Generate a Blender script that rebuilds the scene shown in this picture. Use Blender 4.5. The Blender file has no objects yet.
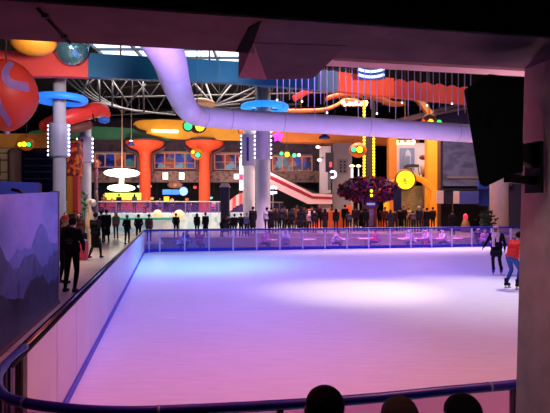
import bpy, bmesh, math, random
import numpy as np
from mathutils import Vector, Matrix, Euler
random.seed(7)
PI = math.pi
SC = bpy.context.scene
COL = SC.collection
CAMZ = 2.35          # eye height above the ice
FLOOR = 0.40         # the hall floor stands above the ice
F = 535.0            # focal length in pixels of the 550 px frame
TH = math.radians(11.3)   # the rink is turned this much from the viewing direction
CT, ST = math.cos(TH), math.sin(TH)

def P(px, py, d):
    "a point seen at pixel (px,py) at distance d into the hall"
    return Vector(((px - 275) / F * d, d, CAMZ - (py - 206.5) / F * d))
def R(x, y, z=0.0):
    "rink coordinates (x across, y along) to the world"
    return Vector((x * CT - y * ST, x * ST + y * CT, z))

# ---------------------------------------------------------------- materials
def lin(c):
    return tuple(((v / 255) / 12.92 if v / 255 <= 0.04045 else ((v / 255 + 0.055) / 1.055) ** 2.4) for v in c)
MATS = {}
def M(name, rgb, rough=0.6, var=0.10, scale=6.0, metal=0.0, emit=0.0, ecol=None, bump=0.0, spec=0.4):
    if name in MATS: return MATS[name]
    m = bpy.data.materials.new(name); m.use_nodes = True
    nt = m.node_tree; b = nt.nodes['Principled BSDF']
    c = lin(rgb)
    tc = nt.nodes.new('ShaderNodeTexCoord')
    nz = nt.nodes.new('ShaderNodeTexNoise'); nz.inputs['Scale'].default_value = scale; nz.inputs['Detail'].default_value = 4
    nt.links.new(tc.outputs['Object'], nz.inputs['Vector'])
    rp = nt.nodes.new('ShaderNodeValToRGB')
    rp.color_ramp.elements[0].position = 0.3; rp.color_ramp.elements[1].position = 0.7
    rp.color_ramp.elements[0].color = (*[v * (1 - var) for v in c], 1)
    rp.color_ramp.elements[1].color = (*[min(1, v * (1 + var)) for v in c], 1)
    nt.links.new(nz.outputs['Fac'], rp.inputs['Fac'])
    nt.links.new(rp.outputs['Color'], b.inputs['Base Color'])
    b.inputs['Roughness'].default_value = rough; b.inputs['Metallic'].default_value = metal
    b.inputs['Specular IOR Level'].default_value = spec
    if emit:
        b.inputs['Emission Strength'].default_value = emit
        b.inputs['Emission Color'].default_value = (*lin(ecol or rgb), 1)
    if bump:
        bp = nt.nodes.new('ShaderNodeBump'); bp.inputs['Strength'].default_value = bump; bp.inputs['Distance'].default_value = 0.02
        nt.links.new(nz.outputs['Fac'], bp.inputs['Height']); nt.links.new(bp.outputs['Normal'], b.inputs['Normal'])
    MATS[name] = m
    return m
def GLOW(name, rgb, s):
    return M('glow_' + name, rgb, 0.5, 0.02, 3, emit=s)
def glass_mat(name, tint, haze_rgb, haze=0.15, gloss=0.07):
    m = bpy.data.materials.new(name); m.use_nodes = True
    nt = m.node_tree; nt.nodes.clear(); N = nt.nodes.new; L = nt.links.new
    out = N('ShaderNodeOutputMaterial')
    tr = N('ShaderNodeBsdfTransparent'); tr.inputs['Color'].default_value = (*lin(tint), 1)
    df = N('ShaderNodeBsdfDiffuse'); df.inputs['Color'].default_value = (*lin(haze_rgb), 1)
    gl = N('ShaderNodeBsdfGlossy'); gl.inputs['Roughness'].default_value = 0.12
    nz = N('ShaderNodeTexNoise'); nz.inputs['Scale'].default_value = 3.0; nz.inputs['Detail'].default_value = 5
    mr = N('ShaderNodeMapRange'); mr.inputs['To Min'].default_value = haze * 0.6; mr.inputs['To Max'].default_value = haze * 1.4
    a = N('ShaderNodeMixShader'); b = N('ShaderNodeMixShader'); b.inputs[0].default_value = gloss
    L(nz.outputs['Fac'], mr.inputs['Value']); L(mr.outputs['Result'], a.inputs[0])
    L(tr.outputs[0], a.inputs[1]); L(df.outputs[0], a.inputs[2])
    L(a.outputs[0], b.inputs[1]); L(gl.outputs[0], b.inputs[2]); L(b.outputs[0], out.inputs['Surface'])
    MATS[name] = m
    return m
def ramp_mat(name, stops, tex='noise', scale=2.0, rough=0.6, emit=0.0, coord='Object', stretch=(1, 1, 1), detail=4, const=False):
    "several colours spread by a noise / voronoi / wave pattern that belongs to the surface"
    if name in MATS: return MATS[name]
    m = bpy.data.materials.new(name); m.use_nodes = True
    nt = m.node_tree; b = nt.nodes['Principled BSDF']; N = nt.nodes.new; L = nt.links.new
    tc = N('ShaderNodeTexCoord'); mp = N('ShaderNodeMapping'); mp.inputs['Scale'].default_value = stretch
    L(tc.outputs[coord], mp.inputs['Vector'])
    if tex == 'voronoi':
        t = N('ShaderNodeTexVoronoi'); t.inputs['Scale'].default_value = scale
        L(mp.outputs[0], t.inputs['Vector'])
        sp = N('ShaderNodeSeparateColor'); L(t.outputs['Color'], sp.inputs[0]); o = sp.outputs[0]
    elif tex == 'wave':
        t = N('ShaderNodeTexWave'); t.inputs['Scale'].default_value = scale; t.inputs['Distortion'].default_value = 2.0
        L(mp.outputs[0], t.inputs['Vector']); o = t.outputs['Fac']
    else:
        t = N('ShaderNodeTexNoise'); t.inputs['Scale'].default_value = scale; t.inputs['Detail'].default_value = detail
        L(mp.outputs[0], t.inputs['Vector']); o = t.outputs['Fac']
    r = N('ShaderNodeValToRGB')
    if const: r.color_ramp.interpolation = 'CONSTANT'
    while len(r.color_ramp.elements) < len(stops): r.color_ramp.elements.new(0.5)
    for e, (p, c) in zip(r.color_ramp.elements, stops): e.position = p; e.color = (*lin(c), 1)
    L(o, r.inputs['Fac']); L(r.outputs['Color'], b.inputs['Base Color'])
    b.inputs['Roughness'].default_value = rough
    if emit:
        L(r.outputs['Color'], b.inputs['Emission Color']); b.inputs['Emission Strength'].default_value = emit
    MATS[name] = m
    return m

# ---------------------------------------------------------------- mesh building
class MB:
    def __init__(s): s.bm = bmesh.new(); s.mi = 0
    def _mat(s, geom):
        for f in geom:
            f.material_index = s.mi
    def face(s, pts):
        f = s.bm.faces.new([s.bm.verts.new(p) for p in pts]); f.material_index = s.mi; return s
    def box(s, c, size, rz=0.0, bev=0.0, rot=None):
        r = bmesh.ops.create_cube(s.bm, size=1.0)
        vs = r['verts']
        fs = list({f for v in vs for f in v.link_faces})
        mat = Matrix.Translation(Vector(c)) @ (rot if rot is not None else Matrix.Rotation(rz, 4, 'Z')) @ Matrix.Diagonal((*size, 1))
        bmesh.ops.transform(s.bm, matrix=mat, verts=vs)
        s._mat(fs)
        if bev:
            es = list({e for v in vs for e in v.link_edges})
            r2 = bmesh.ops.bevel(s.bm, geom=es, offset=bev, segments=2, affect='EDGES', profile=0.6)
            s._mat(r2['faces'])
        return s
    def bar(s, a, b, w, h, bev=0.0):
        "box beam from a to b"
        a, b = Vector(a), Vector(b); d = b - a; L = d.length
        q = d.to_track_quat('X', 'Z').to_matrix().to_4x4()
        return s.box((a + b) / 2, (L, w, h), rot=q, bev=bev)
    def sphere(s, c, r, seg=12, rings=8, sc=(1, 1, 1), rot=None):
        g = bmesh.ops.create_uvsphere(s.bm, u_segments=seg, v_segments=rings, radius=r)
        mat = Matrix.Translation(Vector(c)) @ (rot if rot is not None else Matrix.Identity(4)) @ Matrix.Diagonal((*sc, 1))
        bmesh.ops.transform(s.bm, matrix=mat, verts=g['verts'])
        fs = list({f for v in g['verts'] for f in v.link_faces}); s._mat(fs)
        for f in fs: f.smooth = True
        return s
    def tube(s, pts, r, seg=8, cap=True, radii=None):
        pts = [Vector(p) for p in pts]; n = len(pts)
        tang = []
        for i in range(n):
            t = (pts[min(i + 1, n - 1)] - pts[max(i - 1, 0)]); tang.append(t.normalized())
        up = Vector((0, 0, 1)) if abs(tang[0].z) < 0.9 else Vector((1, 0, 0))
        nrm = (up - tang[0] * up.dot(tang[0])).normalized()
        rings = []
        for i in range(n):
            if i:
                nrm = (nrm - tang[i] * nrm.dot(tang[i])).normalized()
            bn = tang[i].cross(nrm); rr = radii[i] if radii else r
            rings.append([s.bm.verts.new(pts[i] + (nrm * math.cos(2 * PI * k / seg) + bn * math.sin(2 * PI * k / seg)) * rr) for k in range(seg)])
        for i in range(n - 1):
            for k in range(seg):
                f = s.bm.faces.new([rings[i][k], rings[i][(k + 1) % seg], rings[i + 1][(k + 1) % seg], rings[i + 1][k]])
                f.smooth = True; f.material_index = s.mi
        if cap:
            for rg, rv in ((rings[0], True), (rings[-1], False)):
                f = s.bm.faces.new(rg[::-1] if rv else rg); f.material_index = s.mi
        return s
    def lathe(s, prof, c=(0, 0, 0), seg=20, rot=None, smooth=True):
        "prof: list of (radius, z)"
        c = Vector(c); rings = []
        for r, z in prof:
            ring = []
            for k in range(seg):
                v = Vector((max(r, 1e-4) * math.cos(2 * PI * k / seg), max(r, 1e-4) * math.sin(2 * PI * k / seg), z))
                if rot is not None: v = rot @ v
                ring.append(s.bm.verts.new(c + v))
            rings.append(ring)
        for i in range(len(rings) - 1):
            for k in range(seg):
                f = s.bm.faces.new([rings[i][k], rings[i][(k + 1) % seg], rings[i + 1][(k + 1) % seg], rings[i + 1][k]])
                f.smooth = smooth; f.material_index = s.mi
        for rg, rv in ((rings[0], True), (rings[-1], False)):
            f = s.bm.faces.new(rg[::-1] if rv else rg); f.material_index = s.mi
        return s
    def prism(s, pts, d):
        "polygon of world points pushed along vector d"
        d = Vector(d); a = [s.bm.verts.new(Vector(p)) for p in pts]; b = [s.bm.verts.new(Vector(p) + d) for p in pts]
        n = len(pts); fs = [s.bm.faces.new(a), s.bm.faces.new(b[::-1])]
        for i in range(n): fs.append(s.bm.faces.new([a[i], b[i], b[(i + 1) % n], a[(i + 1) % n]]))
        s._mat(fs); return s
    def torus(s, c, Rr, r, seg=32, sub=10, sc=(1, 1, 1), rot=None, a0=0.0, a1=2 * PI):
        full = abs(a1 - a0 - 2 * PI) < 1e-6; n = seg if full else seg + 1; rings = []
        for i in range(n):
            a = a0 + (a1 - a0) * i / seg; ring = []
            for k in range(sub):
                b = 2 * PI * k / sub
                v = Vector(((Rr + r * math.cos(b)) * math.cos(a) * sc[0], (Rr + r * math.cos(b)) * math.sin(a) * sc[1], r * math.sin(b) * sc[2]))
                if rot is not None: v = rot @ v
                ring.append(s.bm.verts.new(Vector(c) + v))
            rings.append(ring)
        for i in range(seg):
            j = (i + 1) % n
            for k in range(sub):
                f = s.bm.faces.new([rings[i][k], rings[j][k], rings[j][(k + 1) % sub], rings[i][(k + 1) % sub]]); f.smooth = True; f.material_index = s.mi
        if not full:
            for rg in (rings[0][::-1], rings[-1]):
                f = s.bm.faces.new(rg); f.material_index = s.mi
        return s
    def build(s, name, mats, parent=None, loc=None, label=None):
        bmesh.ops.recalc_face_normals(s.bm, faces=s.bm.faces[:])
        me = bpy.data.meshes.new(name)
        if loc is not None: bmesh.ops.translate(s.bm, vec=-Vector(loc), verts=s.bm.verts[:])
        s.bm.to_mesh(me); s.bm.free()
        for m in (mats if isinstance(mats, (list, tuple)) else [mats]): me.materials.append(m)
        o = bpy.data.objects.new(name, me); COL.objects.link(o)
        if loc is not None: o.location = loc
        if parent is not None:
            o.parent = parent
            pw = Vector(parent['base']) if 'base' in parent else Vector((0, 0, 0))
            o.location = (Vector(loc) if loc is not None else Vector((0, 0, 0))) - pw
            if loc is not None: o['base'] = list(Vector(loc))
        elif loc is not None: o['base'] = list(Vector(loc))
        if label: o['label'] = label
        return o
def tag(o, label, cat, group=None):
    o['label'] = label; o['category'] = cat
    if group: o['group'] = group
    return o
def empty(name, loc, label, cat, group=None):
    o = bpy.data.objects.new(name, None); COL.objects.link(o); o.location = loc; o['base'] = list(Vector(loc))
    o.empty_display_size = 0.2
    return tag(o, label, cat, group)
def struct(name, mb, m, label=None):
    o = mb.build(name, m); o['kind'] = 'structure'
    if label: o['label'] = label
    return o
def copy_tree(o, parent=None):
    c = o.copy(); COL.objects.link(c)
    if parent is not None: c.parent = parent
    for ch in list(o.children): copy_tree(ch, c)
    return c
def smooth_path(pts, n=6):
    "Catmull-Rom through pts"
    pts = [Vector(p) for p in pts]; out = []
    for i in range(len(pts) - 1):
        p0, p1, p2, p3 = pts[max(i - 1, 0)], pts[i], pts[i + 1], pts[min(i + 2, len(pts) - 1)]
        for k in range(n):
            t = k / n
            out.append(0.5 * ((2 * p1) + (p2 - p0) * t + (2 * p0 - 5 * p1 + 4 * p2 - p3) * t * t + (3 * p1 - p0 - 3 * p2 + p3) * t ** 3))
    out.append(pts[-1]); return out
RZ = Matrix.Rotation(TH, 4, 'Z')
RX90 = Matrix.Rotation(PI / 2, 4, 'X')
def gz_(px, d): return Vector(((px - 275) / F * d, d, FLOOR))
PIT = -.35           # the cafe floor behind the far barrier lies lower
# ================================================================ camera / world
cam = bpy.data.cameras.new('camera'); co = bpy.data.objects.new('camera', cam); COL.objects.link(co)
cam.sensor_width = 36; cam.lens = 36 * F / 550; cam.clip_start = 0.05; cam.clip_end = 300
co.location = (0, 0, CAMZ); co.rotation_euler = (PI / 2, 0, 0); SC.camera = co
w = bpy.data.worlds.new('sky'); SC.world = w; w.use_nodes = True
bg = w.node_tree.nodes['Background']; bg.inputs['Color'].default_value = (0.80, 0.88, 1.0, 1); bg.inputs['Strength'].default_value = 3.0
SC.view_settings.view_transform = 'Standard'; SC.view_settings.look = 'None'; SC.view_settings.gamma = 1.0
SC.view_settings.exposure = 0.0; SC.view_settings.use_curve_mapping = False

# ================================================================ the setting
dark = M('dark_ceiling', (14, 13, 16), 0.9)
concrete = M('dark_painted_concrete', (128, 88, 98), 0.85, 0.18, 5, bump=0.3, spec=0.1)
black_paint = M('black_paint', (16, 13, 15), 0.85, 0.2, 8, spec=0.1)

# ice sheet, rounded corners
X0, X1, Y0, Y1 = -1.2, 21.0, 3.15, 28.35
NEAR = [R(X0, 4.9), R(X0 - .01, 4.35)] + [Vector(((px - 275) / F * (1.2 * F / (py - 206.5)), 1.2 * F / (py - 206.5), 0)) for px, py in
        [(5, 392), (22, 402), (57, 408.5), (120, 411.5), (180, 410), (280, 405), (370, 398.5), (440, 391.5), (514, 384.5), (600, 374)]]
NEAR = [NEAR[0], NEAR[1], R(-1.14, 3.95), R(-0.97, 3.6), R(-0.62, 3.37)] + NEAR[5:]
last = NEAR[-1]; NEAR += [last + Vector((2.0, .6, 0)), last + Vector((5.0, 1.3, 0))]
nearpath = smooth_path(NEAR, 6)
ice_m = bpy.data.materials.new('ice'); ice_m.use_nodes = True
nt = ice_m.node_tree; b = nt.nodes['Principled BSDF']
tc = nt.nodes.new('ShaderNodeTexCoord'); mp = nt.nodes.new('ShaderNodeMapping'); mp.inputs['Scale'].default_value = (0.5, 3.0, 1); mp.inputs['Rotation'].default_value = (0, 0, 0.5)
n1 = nt.nodes.new('ShaderNodeTexNoise'); n1.inputs['Scale'].default_value = 3.2; n1.inputs['Detail'].default_value = 8; n1.inputs['Roughness'].default_value = 0.7
rp = nt.nodes.new('ShaderNodeValToRGB'); rp.color_ramp.elements[0].position = .3; rp.color_ramp.elements[1].position = .7
rp.color_ramp.elements[0].color = (.70, .72, .75, 1); rp.color_ramp.elements[1].color = (.82, .84, .87, 1)
bp = nt.nodes.new('ShaderNodeBump'); bp.inputs['Strength'].default_value = .12; bp.inputs['Distance'].default_value = .01
L = nt.links.new
L(tc.outputs['Object'], mp.inputs['Vector']); L(mp.outputs[0], n1.inputs['Vector']); L(n1.outputs['Fac'], rp.inputs['Fac'])
L(rp.outputs['Color'], b.inputs['Base Color']); L(n1.outputs['Fac'], bp.inputs['Height']); L(bp.outputs['Normal'], b.inputs['Normal'])
b.inputs['Roughness'].default_value = .42; b.inputs['Specular IOR Level'].default_value = .25
mb = MB(); ice_poly = [R(X0, 27.5), R(-.96, 28.1), R(-.35, Y1), R(X1 + 1, Y1), R(X1 + 1, 3.0)] + [p for p in nearpath[::-1] if True]
mb.prism([Vector((p.x, p.y, 0)) for p in ice_poly], (0, 0, -.15)); o = struct('floor_ice', mb, ice_m)

tile = bpy.data.materials.new('mall_floor_tile'); tile.use_nodes = True
nt = tile.node_tree; b = nt.nodes['Principled BSDF']; tc = nt.nodes.new('ShaderNodeTexCoord')
br = nt.nodes.new('ShaderNodeTexBrick'); br.offset = 0; br.inputs['Scale'].default_value = 1.0; br.inputs['Brick Width'].default_value = .9; br.inputs['Row Height'].default_value = .9; br.inputs['Mortar Size'].default_value = .012
br.inputs['Color1'].default_value = (*lin((176, 150, 128)), 1); br.inputs['Color2'].default_value = (*lin((160, 136, 116)), 1); br.inputs['Mortar'].default_value = (*lin((110, 92, 80)), 1)
nt.links.new(tc.outputs['Object'], br.inputs['Vector']); nt.links.new(br.outputs['Color'], b.inputs['Base Color']); b.inputs['Roughness'].default_value = .32
mb = MB()
def slab(mb, pts, z, t): mb.prism([Vector((p[0], p[1], z)) for p in pts], (0, 0, -t))
slab(mb, [R(-45, 1), R(X0 - .1, 1), R(X0 - .1, 27.6), R(-1.05, 28.15), R(-.5, 28.46), R(-45, 28.46)], FLOOR, .5)
xl = gz_(160, 33.6).x; xr = gz_(545, 33.6).x
slab(mb, [R(-45, 28.46), R(-.2, 28.46), (xl, 33.6), (xl, 90), R(-45, 90)], FLOOR, .9)
slab(mb, [(xl, 33.6), (xr, 33.6), (75, 33.6), (75, 90), (xl, 90)], FLOOR, .9)
slab(mb, [R(21.2, 28.46), R(60, 28.46), (75, 33.6), (xr, 33.6)], FLOOR, .9)
slab(mb, [R(-.4, 28.42), R(21.4, 28.42), (xr + .3, 33.7), (xl - .3, 33.7)], PIT, .3)
slab(mb, [R(X1 + 1, -5), R(60, -5), R(60, 28.46), R(X1 + 1, 28.46)], FLOOR, .5)
struct('floor', mb, tile)
mb = MB(); slab(mb, [R(-45, -12)] + [R(-45, 1), R(X0 - .1, 1), R(X0 - .1, 4.3)] + [Vector((p.x, p.y, 0)) + R(-.0, -.12) for p in nearpath[8:]] + [R(X1 + 1, -12)], .2, .3)
struct('floor_stand', mb, M('stand_floor', (60, 55, 60), .7))
# hall shell
mb = MB()
HB = [(-45, -14), (60, -14), (60, 80), (-45, 80)]
mb.box((-45, 33, 6.5), (.3, 94, 15)); struct('wall_left', mb, M('hall_wall', (30, 27, 34), .9))
mb = MB(); mb.box((60, 33, 6.5), (.3, 94, 15)); struct('wall_right', mb, MATS['hall_wall'])
mb = MB(); mb.box((7.5, -14, 6.5), (105, .3, 15)); struct('wall_rear', mb, MATS['hall_wall'])
mb = MB(); mb.box((7.5, 80, 6.5), (105, .3, 15)); struct('wall_back', mb, MATS['hall_wall'])
mb = MB()   # ceiling with a glazed strip (rink-side roof light)
sx0, sx1, sy0, sy1 = -13.5, 4.2, 38.0, 45.0
mb.box(((-45 + sx0) / 2, 33, 14.15), (sx0 + 45, 94, .3)); mb.box(((60 + sx1) / 2, 33, 14.15), (60 - sx1, 94, .3))
mb.box(((sx0 + sx1) / 2, (sy0 - 14) / 2, 14.15), (sx1 - sx0, sy0 + 14, .3)); mb.box(((sx0 + sx1) / 2, (sy1 + 80) / 2, 14.15), (sx1 - sx0, 80 - sy1, .3))
struct('ceiling', mb, dark)
mb = MB()
for i in range(7): x = sx0 + (sx1 - sx0) * i / 6; mb.box((x, (sy0 + sy1) / 2, 14.2), (.14, sy1 - sy0, .25))
for j in range(4): y = sy0 + (sy1 - sy0) * j / 3; mb.box(((sx0 + sx1) / 2, y, 14.2), (sx1 - sx0, .1, .2))
win = struct('window_9', mb, M('roof_light_frame', (90, 95, 100), .5), 'glazed roof light framed in grey bars above the teal band')
mb = MB(); mb.box(((sx0 + sx1) / 2, (sy0 + sy1) / 2, 14.3), (sx1 - sx0, sy1 - sy0, .03)); mb.build('glazing', glass_mat('roof_glass', (245, 250, 255), (230, 240, 250), .05, .05), win)

# dark concrete beam over the spectators, its corbel, the pillar and the balcony above
ZB = 3.22
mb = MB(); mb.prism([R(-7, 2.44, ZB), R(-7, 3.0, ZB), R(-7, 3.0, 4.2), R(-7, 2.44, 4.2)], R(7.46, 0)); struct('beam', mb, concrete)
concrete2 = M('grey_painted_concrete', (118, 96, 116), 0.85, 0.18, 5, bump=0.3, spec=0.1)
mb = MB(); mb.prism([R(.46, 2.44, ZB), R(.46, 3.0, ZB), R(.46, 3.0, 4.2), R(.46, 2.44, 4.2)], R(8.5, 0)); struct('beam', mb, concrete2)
mb = MB(); mb.prism([R(-7, 2.42, ZB + .01), R(-7, 2.44, ZB + .01), R(-7, 2.44, 4.2), R(-7, 2.42, 4.2)], R(16, 0)); struct('beam_face_shade', mb, M('near_face_shade', (9, 7, 8), .9, .2, 8, spec=.05))  # near side coloured black to hold its shade against the fill
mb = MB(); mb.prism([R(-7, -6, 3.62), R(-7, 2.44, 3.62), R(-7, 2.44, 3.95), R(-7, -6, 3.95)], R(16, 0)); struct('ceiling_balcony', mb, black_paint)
# underside bracket that runs on towards the rink: crease between a wide flat and a bevelled flank
def zpt(px, py, z):
    d = (z - CAMZ) * F / (206.5 - py); return P(px, py, d)
mb = MB()
a, b_, c_, d_, e_ = zpt(253.5, 43, ZB - .003), zpt(238.5, 78, ZB + .16), zpt(267, 79.5, ZB - .04), zpt(313, 78.5, ZB - .04), zpt(346, 46, ZB - .003)
tops = [Vector((p.x, p.y, 4.2)) for p in (a, b_, c_, d_, e_)]
bot = [a, b_, c_, d_, e_]
V = [mb.bm.verts.new(p) for p in bot + tops]
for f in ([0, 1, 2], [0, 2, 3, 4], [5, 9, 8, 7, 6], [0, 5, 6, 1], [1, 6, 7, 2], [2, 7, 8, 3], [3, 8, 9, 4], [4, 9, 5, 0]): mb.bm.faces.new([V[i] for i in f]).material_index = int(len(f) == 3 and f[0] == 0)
struct('beam_bracket', mb, [M('bracket_concrete', (112, 92, 112), .85, .12, 6, bump=.2, spec=.1), M('bracket_lit_flank', (205, 150, 170), .85, .1, 6, bump=.2, spec=.1)])  # bevelled flank coloured paler, its brighter light put into the material
mb = MB(); mb.prism([R(1.02, 3.76, 3.42), R(1.02, 3.92, 3.42), R(1.02, 3.92, 3.9), R(1.02, 3.76, 3.9)], R(8, 0))
struct('trim_1', mb, M('pale_soffit', (250, 215, 220), .8, .06), 'pale edge of the balcony beyond the dark beam')
mb = MB(); mb.box((0, 0, 0), (.60, .56, 3.04), bev=.012)
bmesh.ops.transform(mb.bm, matrix=Matrix.Translation(R(2.44, 2.72, 1.70)) @ RZ, verts=mb.bm.verts[:])
for v in mb.bm.verts: v.co += R(.03 * (v.co.z - 1.2), 0)
pil = struct('pillar', mb, M('pillar_concrete', (222, 200, 200), .9, .12, 9, bump=.35, spec=.1))

# ================================================================ rink barriers
rail_blue = M('blue_rail', (24, 34, 150), .3, .15, 20)
rail_dark = M('navy_rail_pad', (16, 17, 46), .28, .2, 25)
kick_blue = M('blue_kick_plate', (38, 48, 190), .4)
board_white = M('milky_board', (222, 214, 226), .38, .05, 1.5)
clear = glass_mat('clear_board', (236, 226, 250), (165, 125, 245), .15, .05)
post_m = M('barrier_post', (205, 195, 225), .4)
near_glass = glass_mat('near_board', (235, 215, 235), (210, 180, 215), .12, .05)
HBD = 1.12
def wallbox(mb, a, b, z0, z1, t):
    a, b = Vector(a), Vector(b); mb.bar((a.x, a.y, (z0 + z1) / 2), (b.x, b.y, (z0 + z1) / 2), t, z1 - z0)
def strip(mb, pts, z0, z1, t):
    "one continuous upright sheet along a path"
    V = []
    for i, p in enumerate(pts):
        d = (pts[min(i + 1, len(pts) - 1)] - pts[max(i - 1, 0)]).normalized(); n = Vector((-d.y, d.x, 0)) * t / 2
        V.append([mb.bm.verts.new(Vector((p.x + s * n.x, p.y + s * n.y, z))) for s, z in ((-1, z0), (-1, z1), (1, z1), (1, z0))])
    for i in range(len(V) - 1):
        for k in range(4): mb.bm.faces.new([V[i][k], V[i + 1][k], V[i + 1][(k + 1) % 4], V[i][(k + 1) % 4]])
    mb.bm.faces.new(V[0]); mb.bm.faces.new(V[-1][::-1])
# left barrier: milky boards
ys = [4.9 + i * 1.26 for i in range(19)]
rb = empty('rink_barrier', R(X0, 16, 0), 'long milky rink barrier running away beside the walkway', 'rink barrier')
for i in range(18):
    mb = MB(); wallbox(mb, R(X0, ys[i] + .012), R(X0, ys[i + 1] - .012), .0, HBD - .03, .035); mb.build('board_panel', board_white, rb)
mb = MB(); mb.tube([R(X0 - .02, 4.42, HBD), R(X0 - .02, 16, HBD), R(X0 - .02, ys[-1], HBD)], .05, 10); mb.build('top_rail', rail_dark, rb)
mb = MB(); wallbox(mb, R(X0 + .022, 4.9), R(X0 + .022, ys[-1]), 0, .11, .03); mb.build('kick_plate', kick_blue, rb)
for i in range(0, 19):
    mb = MB(); mb.box(R(X0 - .045, ys[i], .55), (.05, .06, 1.08), TH); mb.build('post', M('dark_post', (40, 34, 50), .5), rb)
# corner + far barrier: clear
rb = empty('rink_barrier', R(8, Y1, 0), 'clear rink barrier with blue rails across the far end of the ice', 'rink barrier')
cp = [R(X0, ys[-1])] + [R(X0 + .78 - .78 * math.cos(a), Y1 - .78 + .78 * math.sin(a)) for a in (math.radians(20), math.radians(45), math.radians(70))] + [R(X0 + .78, Y1)]
x = X0 + .78; fx = [x]
while x < X1: x += 1.27; fx.append(x)
path = cp + [R(x, Y1) for x in fx[1:]]
mb = MB()
strip(mb, cp, .16, HBD, .02)
mb.build('corner_panel', clear, rb)
for i in range(len(cp) - 1, len(path) - 1):
    mb = MB(); a, b2 = path[i], path[i + 1]; d = (b2 - a).normalized() * .03
    wallbox(mb, a + d, b2 - d, .16, HBD - .02, .02); mb.build('glass_panel', clear, rb)
for p in [cp[0], cp[2]] + path[len(cp) - 1:]:
    mb = MB(); mb.box((p.x, p.y, .57), (.075, .075, 1.1), TH); mb.build('post', post_m, rb)
mb = MB(); mb.tube([Vector((p.x, p.y, HBD)) for p in path], .055, 8); mb.build('top_rail', rail_blue, rb)
mb = MB()
for a, b2 in zip(path, path[1:]): wallbox(mb, a, b2, 0, .17, .06)
mb.build('kick_plate', kick_blue, rb)
# near barrier: curved, dark padded rail close to us
rb = empty('rink_barrier', R(.5, 3.3, 0), 'curved near rink barrier with a dark padded rail just below the viewer', 'rink barrier')
mb = MB(); mb.tube([Vector((p.x, p.y, 1.15)) for p in nearpath], .032, 12); rail = mb.build('top_rail', M('navy_near_rail', (22, 26, 150), .4, .2, 25), rb)
for i in (20, 34, 44, 58):
  mb = MB(); mb.tube([Vector((nearpath[i].x, nearpath[i].y, 1.15)), Vector((nearpath[i].x, nearpath[i].y, 1.15)) + (nearpath[i + 1] - nearpath[i]).normalized() * .02], .034, 12)
  mb.build('joint_sleeve', M('rail_joint', (120, 125, 170), .3), rail)
for i in range(6, len(nearpath) - 6, 9):
    mb = MB()
    strip(mb, nearpath[i:min(i + 10, len(nearpath))], .1, 1.12, .012)
    mb.build('glass_panel', near_glass, rb)
    mb = MB(); mb.box((nearpath[i].x, nearpath[i].y, .57), (.035, .05, 1.12), TH); mb.build('post', MATS['dark_post'], rb)
mb = MB(); mb.box(R(X0, 4.42, .56), (.05, .07, 1.12), TH); mb.build('end_post', MATS['dark_post'], rb)

mb = MB(); a, b2 = zpt(38, 6, ZB + .0), zpt(70, 41, ZB); mb.tube([Vector((p.x, p.y, ZB - .012)) for p in (a, a.lerp(b2, .5), b2)], .007, 8)
o = mb.build('power_cable', black_paint, loc=a); tag(o, 'thin black cable crossing the underside of the dark beam', 'cable')
mb = MB()
for k in (0, 1): q = a.lerp(b2, .2 + .6 * k); mb.box((q.x, q.y, ZB - .009), (.03, .02, .018))
mb.build('clip', MATS['dark_post'], o)
# platform the far crowd stands on
mb = MB(); mb.prism([gz_(250, 33.8), gz_(437, 33.8), gz_(437, 49), gz_(250, 49)], (0, 0, .25)); o = mb.build('floor_platform', tile); o['kind'] = 'structure'

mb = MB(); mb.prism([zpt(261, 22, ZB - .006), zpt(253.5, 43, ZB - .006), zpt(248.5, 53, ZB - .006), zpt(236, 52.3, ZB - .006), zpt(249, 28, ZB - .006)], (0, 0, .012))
struct('beam_shade', mb, M('beam_shade_dark', (26, 20, 24), .9, .2, 8, spec=.05))  # dark wedge painted for the shade beside the bracket
# ================================================================ loudspeaker on the pillar
sp_m = M('black_speaker', (12, 12, 13), .6, .15, 30)
gp = P(494, 130, 3.0)
ls = empty('loudspeaker', gp, 'big black loudspeaker tilted down from the concrete pillar', 'loudspeaker')
sil = [(464, 90), (489, 74), (497, 75), (512, 174), (485, 187), (480, 184)]
sil2 = [(497, 75), (523, 80), (523, 172), (512, 174)]
mb = MB(); mb.prism([P(x, y, 2.92) for x, y in sil], (.128, .36, .06)); mb.build('cabinet', sp_m, ls)
mb = MB(); mb.prism([P(x, y, 2.925) for x, y in sil2], (.135, .33, .06)); mb.build('rear_housing', M('speaker_back', (15, 14, 15), .55, .15, 40), ls)
mb = MB(); h = P(488.5, 115, 2.915); mb.box(h, (.045, .012, .12), rot=Matrix.Rotation(.28, 4, 'Y'), bev=.005); ho = mb.build('handle_cup', M('speaker_recess', (5, 5, 6), .5), ls)
mb = MB(); mb.bar(h + Vector((-.02, -.01, .0)), h + Vector((.025, -.01, .012)), .014, .014, .004); mb.build('grip', sp_m, ho)
mb = MB(); mb.prism([P(466, 92, 3.25), P(480.5, 182, 3.25), P(480.5, 182, 2.95), P(466, 92, 2.95)], (-.008, 0, 0)); mb.build('grille', M('speaker_grille', (28, 28, 30), .5, .3, 60), ls)
mb = MB(); mb.bar(P(516, 150, 3.05), R(2.12, 2.80, 2.62), .05, .10, .006); mb.bar(P(506, 178, 3.05), R(2.12, 2.80, 2.50), .035, .05, .006)
mb.box(R(2.12, 2.80, 2.58), (.02, .14, .30), TH); mb.build('wall_bracket', M('bracket_steel', (14, 14, 15), .5), ls)

# ================================================================ air duct over the ice
duct_m = M('white_fabric_duct', (228, 220, 236), .75, .04, 2)
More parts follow.
